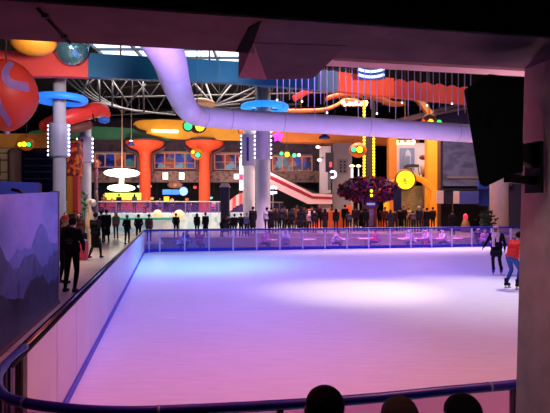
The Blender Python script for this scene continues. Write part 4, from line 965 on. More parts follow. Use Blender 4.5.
mid_m = ramp_mat('ridge_mid', [(.33, (50, 58, 104)), (.5, (92, 98, 150)), (.66, (62, 70, 120))], 'noise', 1.8, .55, detail=9)
low_m = ramp_mat('ridge_low', [(.35, (28, 30, 48)), (.55, (58, 60, 84)), (.7, (36, 40, 62))], 'noise', 2.0, .5, detail=9)
ridge('painted_far_ridge', crest(-.9, 11.3, 60, lambda k: 1.75 + .18 * math.sin(k * 23) + .1 * math.sin(k * 51), .05, 1), FLOOR + .02, far_m, .010)
ridge('painted_mid_ridge', crest(-.9, 11.3, 70, lambda k: 1.55 + .42 * math.exp(-((k - .64) / .07) ** 2) + .12 * math.sin(k * 40) - .35 * max(0, k - .7) * 2, .05, 2), FLOOR + .015, mid_m, .018)
ridge('painted_low_ridge', crest(-.9, 11.3, 70, lambda k: 1.12 + .12 * math.sin(k * 31) - .25 * max(0, k - .6), .06, 3), FLOOR + .01, low_m, .026)
mb = MB(); mb.prism([R(-2.15, 11.4, FLOOR), R(-2.15, 11.46, FLOOR), R(-2.15, 11.46, 2.66), R(-2.15, 11.4, 2.66)], R(-.16, 0)); mb.build('end_post', M('hoarding_post', (150, 130, 150), .6), mg)
mb = MB(); mb.prism([R(-2.13, -1.0, FLOOR), R(-2.13, 11.4, FLOOR), R(-2.13, 11.4, FLOOR + .07), R(-2.13, -1.0, FLOOR + .07)], R(-.03, 0)); mb.build('foot_trim', M('hoarding_trim', (90, 62, 60), .6), mg)
g = empty('sign_box', P(10, 194, 10.0), 'blue sign box standing behind the top of the mural hoarding', 'sign')
mb = MB(); mb.prism([P(-30, 181, 9.6), P(39, 182.5, 11.6), P(39, 194, 11.6), P(-30, 197, 9.6)], (-.3, .25, 0)); mb.build('box', M('box_blue', (52, 62, 150), .5, .06, 2), g)
mb = MB(); mb.prism([P(39, 182.5, 11.6), P(42, 184, 11.8), P(42, 193, 11.8), P(39, 194, 11.6)], (-.2, .3, 0)); mb.build('end_cap', M('box_end', (30, 28, 60), .5), g)
mb = MB(); mb.tube([P(30, 193, 11.8), gz(30, 11.8)], .04, 6); mb.tube([P(5, 193, 10.9), gz(5, 10.9)], .04, 6); mb.build('leg', MATS['dark_post'], g)
g = empty('bent_rail', P(18, 192, 8.55), 'thin brown bent pipe hooked in front of the mural', 'pipe')
mb = MB(); mb.tube(smooth_path([P(13, 190, 8.45), P(19, 191, 8.4), P(22.5, 195, 8.4), P(22.5, 206, 8.4), P(20.5, 217, 8.4), P(16, 226, 8.4), P(9, 228, 8.3)], 5), .025, 8); mb.build('pipe', M('pipe_brown', (96, 56, 70), .5), g)
mb = MB(); mb.bar(P(12, 189.5, 8.4), P(20, 191, 8.4), .06, .05, .01); mb.build('hook_plate', M('hook_dark', (50, 30, 44), .5), g); g.name = 'bent_pipe'
# red-gold totem between the left columns, pink totem, plant
red_gold = ramp_mat('red_gold', [(.0, (170, 30, 30)), (.3, (220, 120, 30)), (.5, (120, 24, 40)), (.7, (235, 90, 40)), (.88, (60, 20, 50))], 'voronoi', 5.0, .5, .10, const=True)
g = empty('totem', gz(72, 35.5), 'tall red and gold patterned totem seen between the two left columns', 'totem')
rect(66.5, 140, 79, 176, 35.5, .8, red_gold, 'patterned_head', g, bev=.1); rect(73, 176, 78, 232, 35.6, .5, M('totem_red', (200, 60, 60), .5, emit=.05), 'shaft', g, bev=.05); rect(67, 176, 72, 214, 35.7, .4, M('totem_gold', (215, 130, 40), .5, emit=.05), 'gold_panel', g); rect(66.5, 214, 79, 235.9, 35.5, .8, MATS['pylon_dark'], 'base', g)
g = empty('totem', gz(96, 41), 'slim pink and coral totem to the right of the slotted left column', 'totem')
for i, (y0, y1, hw, c) in enumerate(((161, 168, 2.6, (210, 120, 110)), (168, 177, 2.0, (190, 100, 130)), (177, 190, 1.8, (140, 90, 110)), (190, 236, 2.2, (110, 80, 90)))):
    mb = MB(); z0, z1 = P(0, y1, 41).z, P(0, y0, 41).z; r = hw / F * 41; x = gz(96, 41).x
    mb.lathe([(r * .8, z0), (r, z0 + (z1 - z0) * .2), (r, z1 - (z1 - z0) * .2), (r * .8, z1)], (x, 41, 0), 14); mb.build('segment', M('totem_pink%d' % i, c, .5), g)
g = empty('potted_plant', gz(84.5, 30.2), 'green broad-leaved plant in a pot before the slotted left column', 'plant')
mb = MB(); mb.lathe([(.14, FLOOR), (.2, FLOOR + .45), (.18, FLOOR + .45)], (gz(84.5, 30.2).x, 30.2, 0), 14); mb.build('pot', MATS['pot_dark'], g)
mb = MB(); rnd = random.Random(5); b0 = Vector((gz(84.5, 30.2).x, 30.2, FLOOR + .45)); mb.tube([b0, b0 + Vector((.03, 0, 1.9))], .03, 6)
for k in range(16):
    c = b0 + Vector((0, 0, 1.1 + k * .07)); a = k * 2.4; v = Vector((math.cos(a), math.sin(a), .8)) * .26; s = v.cross(Vector((0, 0, 1))).normalized() * .11
    mb.face([c, c + v * .5 + s, c + v * 1.1, c + v * .5 - s])
mb.build('foliage', M('plant_green', (60, 150, 50), .5, emit=.03), g)
g = empty('sculpture', gz(90.5, 23), 'cream curved swan-necked sculpture beside the walkway people', 'sculpture')
sp = smooth_path([P(93, 206, 23), P(92.5, 200.5, 23), P(89.5, 201.5, 23), P(89, 207, 23), P(90.5, 212, 23), P(90.5, 219, 23), P(89, 226, 23), P(90, 232, 23), P(90, 245, 23), gz(90, 23)], 4)
mb = MB(); n = len(sp); mb.tube(sp, .1, 12, radii=[.06 + .10 * math.exp(-((i / n - .62) / .18) ** 2) + (.06 if i > n * .85 else 0) for i in range(n)]); mb.build('body', M('sculpture_cream', (214, 176, 128), .5), g)
mb = MB(); mb.sphere(P(93.5, 203, 23), .13, 12, 10, (.9, .9, 1.2)); mb.build('head', M('sculpture_white', (226, 206, 196), .5), g)
g = empty('bin', gz(82, 19.5), 'glossy pink-red round bin beside the man on the walkway', 'bin')
mb = MB(); mb.lathe([(.19, FLOOR), (.21, FLOOR + .05), (.23, FLOOR + .62), (.2, FLOOR + .66)], (gz(82, 19.5).x, 19.5, 0), 20); mb.build('body', M('bin_red', (196, 52, 72), .35), g)
mb = MB(); mb.lathe([(.24, FLOOR + .66), (.24, FLOOR + .7), (.12, FLOOR + .76), (.0, FLOOR + .77)], (gz(82, 19.5).x, 19.5, 0), 20); mb.build('lid', M('bin_lid', (120, 90, 90), .4), g)
# orange booths in the middle
bo = M('booth_orange', (236, 98, 40), .5, .08, 2, emit=.18)  # glow added to brighten the panels, which are no lamps
for x0, x1, y0, y1, d, lab in ((308, 322, 209, 226, 43, 'orange booth panel below the foot of the escalator'), (323, 346, 211, 228, 40, 'wide orange booth panel left of the pedestal'), (346, 352, 205, 226, 42, 'narrow orange booth panel just left of the garland'), (377, 393, 217, 229, 40.5, 'orange booth panel right of the pedestal')):
    b0 = gz((x0 + x1) / 2, d); g = empty('booth', b0, lab, 'booth'); zt = P(0, y0, d).z; u = d / F
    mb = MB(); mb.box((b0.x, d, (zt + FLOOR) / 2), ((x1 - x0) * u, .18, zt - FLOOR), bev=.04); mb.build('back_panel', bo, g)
    mb = MB(); mb.box((b0.x, d + .4, FLOOR + .42), ((x1 - x0) * u, .6, .14), bev=.03); mb.build('seat', M('booth_seat', (120, 50, 40), .6), g)
    mb = MB()
    for s in (-1, 1): mb.box((b0.x + s * (x1 - x0) * u * .45, d + .4, FLOOR + .18), (.08, .5, .36))
    mb.build('leg', MATS['pylon_dark'], g)
# ================================================================ people
def temp_mesh(mb, voxel, smooth_it=2, dec=None):
    me = bpy.data.meshes.new('t'); bmesh.ops.recalc_face_normals(mb.bm, faces=mb.bm.faces[:]); mb.bm.to_mesh(me); mb.bm.free()
    o = bpy.data.objects.new('t', me); COL.objects.link(o)
    r = o.modifiers.new('r', 'REMESH'); r.mode = 'VOXEL'; r.voxel_size = voxel; r.use_smooth_shade = True
    s = o.modifiers.new('s', 'SMOOTH'); s.iterations = smooth_it; s.factor = .5
    if dec: d = o.modifiers.new('d', 'DECIMATE'); d.ratio = dec
    out = bpy.data.meshes.new_from_object(o.evaluated_get(bpy.context.evaluated_depsgraph_get()))
    bpy.data.objects.remove(o); bpy.data.meshes.remove(me); return out
def capsule(mb, a, ra, b, rb):
    a, b = Vector(a), Vector(b); mb.sphere(a, ra, 12, 8); mb.sphere(b, rb, 12, 8)
    if (b - a).length > 1e-4: mb.tube([a, b], ra, 12, radii=[ra, rb])
SKIN, TOP, BOT, SHOE, EYE = range(5)
BASE = dict(pel=(0, 0, .93), che=(0, .0, 1.28), nek=(0, .005, 1.46), hed=(0, -.02, 1.605),
            sL=(-.175, 0, 1.40), sR=(.175, 0, 1.40), eL=(-.212, .02, 1.12), eR=(.212, .02, 1.12), wL=(-.20, -.06, .87), wR=(.20, -.06, .87),
            hL=(-.09, 0, .90), hR=(.09, 0, .90), kL=(-.10, -.02, .49), kR=(.10, -.02, .49), aL=(-.105, .03, .09), aR=(.105, .03, .09),
            face=(0, -1, 0), coat=0.0, fdir=None)
def human(ov=None):
    J = dict(BASE); J.update(ov or {}); V = {k: Vector(v) for k, v in J.items() if isinstance(v, tuple)}
    C = []  # capsules
    def add(a, ra, b, rb, m): C.append((Vector(a), ra, Vector(b), rb, m))
    ex = Vector((1, 0, 0)); face = V['face'].normalized(); side = face.cross(Vector((0, 0, 1))).normalized() * -1
    shx = (V['sR'] - V['sL']).normalized() * J.get('slim', 1.0)
    up = (V['che'] - V['pel']).normalized()
    add(V['pel'] - shx * .075, .105, V['pel'] + shx * .075, .105, BOT)
    w = V['pel'].lerp(V['che'], .45); add(w - shx * .075, .112, w + shx * .075, .112, TOP)
    add(V['pel'].lerp(V['che'], .12) - shx * .085, .118, V['pel'].lerp(V['che'], .12) + shx * .085, .118, TOP)
    add(V['che'] - shx * .095, .12, V['che'] + shx * .095, .12, TOP)
    u = V['che'].lerp(V['nek'], .55); add(u - shx * .12, .07, u + shx * .12, .07, TOP)
    add(V['nek'] - Vector((0, 0, .05)), .058, V['hed'] - Vector((0, 0, .05)), .052, SKIN)
    h = V['hed']; add(h + Vector((0, 0, .03)) - face * .012, .088, h + Vector((0, 0, .02)) + face * .012, .086, SKIN)
    add(h - Vector((0, 0, .03)) + face * .02, .068, h - Vector((0, 0, .075)) + face * .04, .046, SKIN)          # jaw
    add(h + face * .088 + Vector((0, 0, .005)), .011, h + face * .108 - Vector((0, 0, .025)), .015, SKIN)     # nose
    add(h + face * .082 - side * .016 - Vector((0, 0, .06)), .011, h + face * .082 + side * .016 - Vector((0, 0, .06)), .011, SKIN)  # mouth
    for s in (-1, 1):
        add(h + side * s * .087 + Vector((0, 0, .012)), .018, h + side * s * .085 - Vector((0, 0, .02)), .013, SKIN)   # ear
        q = h + face * .085 + side * s * .032 + Vector((0, 0, .012)); add(q, .012, q + face * .002, .012, EYE)
    for S, s in (('L', -1), ('R', 1)):
        sh, e, wr = V['s' + S], V['e' + S], V['w' + S]
        add(sh, .070, sh.lerp(e, .5), .060, TOP); add(sh.lerp(e, .5), .060, e, .052, TOP); add(e, .052, wr, .038, TOP)
        d = (wr - e).normalized(); add(wr, .028, wr + d * .03, .027, SKIN)
        # hand: palm, four fingers, thumb
        fw = Vector((0, -1, 0)) if abs(d.z) > .5 else Vector((0, 0, 1)); ax = (fw - d * fw.dot(d)).normalized(); inn = (d.cross(ax)).normalized()
        if inn.dot(V['che'] - wr) < 0: inn = -inn
        pc = wr + d * .075; add(pc - ax * .018, .016, pc + ax * .018, .016, SKIN); add(wr + d * .03, .024, pc, .022, SKIN)
        for k, ln in enumerate((.058, .072, .066, .05)):
            b0 = pc + ax * (.030 - .0195 * k) + d * .012; k1 = b0 + d * ln * .55 + inn * .004; k2 = b0 + d * ln * .95 + inn * .022
            add(b0, .0088, k1, .0085, SKIN); add(k1, .0085, k2, .0078, SKIN)
        t0 = wr + d * .04 + ax * .02; t1 = t0 + ax * .03 + d * .025 + inn * .01; add(t0, .012, t1, .010, SKIN); add(t1, .010, t1 + d * .026 + inn * .008, .009, SKIN)
        hp, kn, an = V['h' + S], V['k' + S], V['a' + S]
        add(hp, .092, hp.lerp(kn, .5), .076, BOT); add(hp.lerp(kn, .5), .076, kn, .058, BOT); add(kn, .058, kn.lerp(an, .35), .056, BOT); add(kn.lerp(an, .35), .056, an, .040, BOT)
        shd = (an - kn).normalized(); f = V['fdir' + S] if ('fdir' + S) in V else Vector((0, -1, 0))
        add(an - Vector((0, 0, .0)), .042, an - Vector((0, 0, .045)) - f * .045, .042, SHOE); add(an - Vector((0, 0, .048)) - f * .04, .042, an + f * .13 - Vector((0, 0, .058)), .033, SHOE)
    if J['coat']:
        z = J['coat']; b = V['pel']
        for s in (-1, 0, 1): add(b + shx * s * .06, .115, Vector((b.x + s * .085, (V['kL'].y + V['kR'].y) / 2 + .02, z)), .12, TOP)
    return C, V
def body_mesh(C, voxel=.013, dec=None):
    mb = MB()
    for a, ra, b, rb, m in C: capsule(mb, a, ra, b, rb)
    me = temp_mesh(mb, voxel, 2, dec)
    n = len(me.polygons); ctr = np.empty(n * 3); me.polygons.foreach_get('center', ctr); ctr = ctr.reshape(-1, 3)
    best = np.full(n, 1e9); idx = np.zeros(n, int)
    for a, ra, b, rb, m in C:
        a_, b_ = np.array(a), np.array(b); ab = b_ - a_; L2 = max(ab @ ab, 1e-9); t = np.clip(((ctr - a_) @ ab) / L2, 0, 1)
        dd = np.linalg.norm(ctr - (a_ + t[:, None] * ab), axis=1) - (ra + (rb - ra) * t)
        if m == EYE: dd = dd - .004
        up = dd < best; best[up] = dd[up]; idx[up] = m
    me.polygons.foreach_set('material_index', idx.astype(np.int32)); me.polygons.foreach_set('use_smooth', np.ones(n, bool))
    return me
def cut_shell(parts, keep, voxel=.014):
    mb = MB()
    for a, ra, b, rb in parts: capsule(mb, a, ra, b, rb)
    me = temp_mesh(mb, voxel, 2); bm = bmesh.new(); bm.from_mesh(me)
    bmesh.ops.delete(bm, geom=[f for f in bm.faces if not keep(f.calc_center_median())], context='FACES')
    bm.to_mesh(me); bm.free(); return me
def hair_mesh(V, style):
    h = V['hed']; f = V['face'].normalized(); up = Vector((0, 0, 1)); sd = f.cross(up)
    sk = [(h + up * .034 - f * .02, .096, h + up * .03 + f * .002, .092)]
    if style == 'short': return cut_shell(sk, lambda c: (c - h).dot(f) < .045 + .7 * max(0, (c - h).z - .05) and (c - h).z > -.05 + .6 * max(0, (c - h).dot(f) + .02))
    if style == 'long':
        p = sk + [(h - f * .045 + up * .0, .085, h - f * .06 - up * .20, .075)] + [(h + sd * s * .06 - f * .02, .05, h + sd * s * .085 - f * .03 - up * .16, .035) for s in (-1, 1)]
        return cut_shell(p, lambda c: (c - h).dot(f) < .05 + .7 * max(0, (c - h).z - .05))
    if style == 'scarf':
        p = sk + [(h - f * .02 - up * .02, .10, h - up * .10 + f * .015, .085), (h - up * .10 + f * .02, .095, h - up * .16 + f * .02, .13), (h - up * .15 - f * .02, .11, h - up * .22 - f * .01, .15)]
        return cut_shell(p, lambda c: (c - h).dot(f) < .055 or abs((c - h).dot(sd)) > .06 or (c - h).z > .075 or (c - h).z < -.095)
    if style == 'beanie':
        p = [(h + up * .045 - f * .012, .104, h + up * .05, .10), (h + up * .12, .06, h + up * .165, .03)]
        return cut_shell(p, lambda c: (c - h).z > .025)
    if style == 'cap':
        p = [(h + up * .04 - f * .012, .103, h + up * .04, .10), (h + up * .052 + f * .09 - sd * .03, .02, h + up * .045 + f * .17 - sd * .02, .012), (h + up * .052 + f * .09 + sd * .03, .02, h + up * .045 + f * .17 + sd * .02, .012)]
        return cut_shell(p, lambda c: (c - h).z > .03)
POSES = {
 'stand': {},
 'phone': dict(eR=(.25, -.03, 1.13), wR=(.12, -.26, 1.24), hed=(.0, -.045, 1.59), kR=(.11, -.06, .49), aR=(.13, 0, .09)),
 'pocket': dict(eL=(-.245, .06, 1.13), wL=(-.17, -.10, .95), eR=(.245, .06, 1.13), wR=(.17, -.10, .95), kL=(-.11, -.04, .49), aL=(-.15, .02, .09)),
 'coat': dict(coat=.45, wR=(.22, -.10, .88)),
 'walk': dict(kL=(-.09, -.16, .51), aL=(-.09, -.22, .10), kR=(.09, .03, .49), aR=(.09, .26, .13), eL=(-.23, .12, 1.13), wL=(-.23, .08, .89), eR=(.23, -.08, 1.13), wR=(.21, -.24, .95), coat=.52),
 'lean': dict(che=(0, -.22, 1.20), nek=(0, -.34, 1.33), hed=(0, -.43, 1.42), sL=(-.175, -.28, 1.30), sR=(.175, -.28, 1.30), eL=(-.25, -.42, 1.10), eR=(.25, -.42, 1.10), wL=(-.12, -.56, 1.04), wR=(.12, -.56, 1.04), pel=(0, .05, .92), hL=(-.09, .05, .89), hR=(.09, .05, .89)),
 'sit': dict(pel=(0, .02, .56), che=(0, -.0, .92), nek=(0, -.02, 1.09), hed=(0, -.05, 1.235), sL=(-.175, -.01, 1.03), sR=(.175, -.01, 1.03), eL=(-.23, -.08, .78), eR=(.23, -.08, .78), wL=(-.14, -.32, .74), wR=(.14, -.32, .74),
             hL=(-.09, 0, .54), hR=(.09, 0, .54), kL=(-.11, -.42, .52), kR=(.11, -.42, .52), aL=(-.11, -.38, .09), aR=(.11, -.38, .09)),
 'sitlean': dict(pel=(0, .02, .56), che=(0, -.16, .88), nek=(0, -.27, 1.02), hed=(0, -.35, 1.13), sL=(-.175, -.20, .97), sR=(.175, -.20, .97), eL=(-.25, -.36, .80), eR=(.25, -.36, .80), wL=(-.10, -.55, .80), wR=(.10, -.55, .80),
             hL=(-.09, 0, .54), hR=(.09, 0, .54), kL=(-.11, -.42, .52), kR=(.11, -.42, .52), aL=(-.11, -.38, .09), aR=(.11, -.38, .09)),
 'sitnarrow': dict(pel=(0, .02, .56), che=(0, -.0, .92), nek=(0, -.02, 1.09), hed=(0, -.05, 1.235), sL=(-.105, -.01, 1.02), sR=(.105, -.01, 1.02), eL=(-.115, -.10, .80), eR=(.115, -.10, .80), wL=(-.07, -.32, .72), wR=(.07, -.32, .72),
             hL=(-.06, 0, .54), hR=(.06, 0, .54), kL=(-.07, -.40, .52), kR=(.07, -.40, .52), aL=(-.07, -.36, .09), aR=(.07, -.36, .09), slim=.6),
 # the two skaters and the man on the walkway
 'skater_scarf': dict(pel=(0, .04, .93), che=(.0, -.03, 1.27), hed=(-.02, -.06, 1.59), nek=(0, -.02, 1.45), kL=(-.10, -.16, .55), aL=(-.10, .02, .17), kR=(.11, -.12, .54), aR=(.14, .14, .17), eL=(-.30, .03, 1.17), wL=(-.40, -.12, .98), eR=(.26, .05, 1.13), wR=(.27, -.10, .92), coat=.76),
 'skater_red': dict(pel=(0, .14, .90), che=(0, -.02, 1.23), nek=(0, -.11, 1.39), hed=(0, -.19, 1.51), sL=(-.175, -.06, 1.34), sR=(.175, -.06, 1.34), eL=(-.23, -.06, 1.06), wL=(-.20, -.24, .90), eR=(.24, -.04, 1.06), wR=(.22, -.22, .88), hL=(-.09, .14, .88), hR=(.09, .14, .88), kL=(-.10, -.08, .56), aL=(-.10, .02, .17), kR=(.10, .02, .54), aR=(.11, .22, .19)),
 'man': dict(kL=(-.10, -.04, .49), kR=(.13, -.03, .49), aL=(-.09, .05, .09), aR=(.17, .0, .09), eL=(-.27, .0, 1.13), wL=(-.20, -.16, .98), eR=(.27, .02, 1.12), wR=(.22, -.10, .90), hed=(0, -.05, 1.60)),
}
PR = {}; HR = {}
def proto(pose):
    if pose not in PR:
        C, V = human(POSES[pose]); fine = pose in ('skater_scarf', 'skater_red', 'man')
        PR[pose] = (body_mesh(C, .0105 if fine else .0135, None if fine else .6), V)
    return PR[pose]
def hair(pose, style):
    if (pose, style) not in HR: HR[(pose, style)] = hair_mesh(proto(pose)[1], style)
    return HR[(pose, style)]
cloth = {}
def CM(rgb):
    k = 'cloth_%d_%d_%d' % rgb
    return M(k, rgb, .85, .10, 14, spec=.15)
skin_m = [M('skin_light', (214, 160, 134), .55, .05, 10), M('skin_mid', (176, 122, 96), .55, .05, 10), M('skin_tan', (150, 100, 78), .55, .05, 10)]
eye_m = M('eye_dark', (26, 18, 16), .3)
npers = 0
def person(loc, face_deg, pose, top, bot, style, hcol, label, shoe=(26, 24, 28), scale=1.0, group=None):
    "face_deg: 0 faces the viewer, 180 faces away, 90 faces right in the picture, -90 left"
    global npers
    me, V = proto(pose)
    if not me.materials:
        for _ in range(5): me.materials.append(None)
    o = bpy.data.objects.new('person', me); COL.objects.link(o); tag(o, label, 'person', group)
    for i, m in enumerate((skin_m[npers % 3], CM(top), CM(bot), CM(shoe), eye_m)): o.material_slots[i].link = 'OBJECT'; o.material_slots[i].material = m
    npers += 1
    o.location = loc; o.rotation_euler = (0, 0, math.radians(face_deg)); o.scale = (scale,) * 3
    hm_ = hair(pose, style)
    if not hm_.materials: hm_.materials.append(None)
    h = bpy.data.objects.new({'short': 'hair', 'long': 'hair', 'scarf': 'headscarf', 'beanie': 'knit_hat', 'cap': 'cap'}[style], hm_); COL.objects.link(h); h.parent = o
    h.material_slots[0].link = 'OBJECT'; h.material_slots[0].material = CM(hcol)
    return o
BLK, CHR, NAV, BRN, DGR, PUR = (22, 20, 24), (44, 42, 48), (26, 30, 56), (74, 50, 40), (60, 58, 62), (70, 44, 84)
HB, HD, HG = (24, 17, 15), (52, 34, 26), (120, 112, 110)
WHT, CRM, RED_, ORG = (226, 206, 226), (206, 176, 150), (190, 40, 44), (224, 96, 40)

# --- main figures
def fl(px, py):  # a spot on the hall floor
    d = (CAMZ - FLOOR) * F / (py - 206.5); return gz(px, d)
def icept(px, py): d = CAMZ * F / (py - 206.5); return gz(px, d, 0.0)
m1 = person(fl(72, 292), 172, 'man', (24, 23, 28), (18, 18, 22), 'short', HB, 'person in black hooded jacket with grey print standing on the walkway by the mural', scale=.985)
V = PR['man'][1]
mb = MB()   # hood folded on the back, grey print, phone
for a in range(9): pass
mb.torus((0, .03, 1.455), .085, .035, 20, 8, sc=(1.05, .9, .9), rot=Matrix.Rotation(.35, 4, 'X')); mb.sphere((0, .10, 1.42), .07, 14, 10, (1.25, .7, .9)); h = mb.build('hood', CM((36, 34, 40))); h.parent = m1
mb = MB()
for z, w in ((1.235, .075), (1.20, .095), (1.165, .085), (1.13, .06)): mb.box((.0, .124, z), (w * 2, .012, .018), bev=.004)
h = mb.build('back_print', CM((96, 94, 100))); h.parent = m1
p2 = person(gz(63.5, 13.6), 150, 'phone', (40, 30, 30), BLK, 'cap', (196, 60, 36), 'person in red cap half hidden behind the mural edge', scale=1.0)
mb = MB(); mb.tube([Vector((.235, .0, 1.30)), Vector((.262, -.03, 1.16)), Vector((.2, -.15, 1.21))], .062, 12); h = mb.build('yellow_sleeve', CM((206, 150, 40))); h.parent = p2
s1 = person(icept(496.5, 275), -28, 'skater_scarf', (24, 20, 32), (20, 17, 26), 'scarf', (222, 178, 196), 'skater in black coat and tights with a pale pink headscarf', shoe=(50, 80, 190), scale=.985)
V = PR['skater_scarf'][1]
mb = MB(); mb.tube(smooth_path([Vector((-.10, -.11, 1.43)), Vector((-.085, -.165, 1.30)), Vector((-.08, -.18, 1.14)), Vector((-.085, -.16, 1.00))], 4), .05, 10, radii=None); mb.tube(smooth_path([Vector((.09, -.10, 1.42)), Vector((.06, -.165, 1.30)), Vector((.05, -.175, 1.16))], 4), .045, 10)
h = mb.build('scarf_end', CM((226, 184, 190))); h.parent = s1
def skates(o, V, col, coat):
    for S in 'LR':
        a = V['a' + S]
        mb = MB(); mb.tube([a + Vector((0, .005, .12)), a + Vector((0, 0, .0))], .056, 14); mb.sphere(a + Vector((0, -.05, -.05)), .055, 14, 10, (.85, 2.1, .75)); b2 = mb.build('skate_boot', CM(col)); b2.parent = o
        mb = MB(); mb.box(a + Vector((0, -.04, -.152)), (.008, .29, .03)); mb.box(a + Vector((0, .04, -.115)), (.03, .05, .06)); mb.box(a + Vector((0, -.11, -.115)), (.03, .06, .06)); bl = mb.build('blade', M('blade_steel', (170, 175, 185), .3, metal=.8)); bl.parent = b2
skates(s1, V, (52, 84, 196), 0)
s2 = person(icept(515, 289), 118, 'skater_red', (238, 62, 44), (62, 84, 150), 'short', HB, 'skater in red shirt and blue jeans gliding past the concrete pillar', shoe=(30, 28, 40), scale=1.0)
skates(s2, PR['skater_red'][1], (36, 34, 48), 0)
for i, px in enumerate((0,)): pass

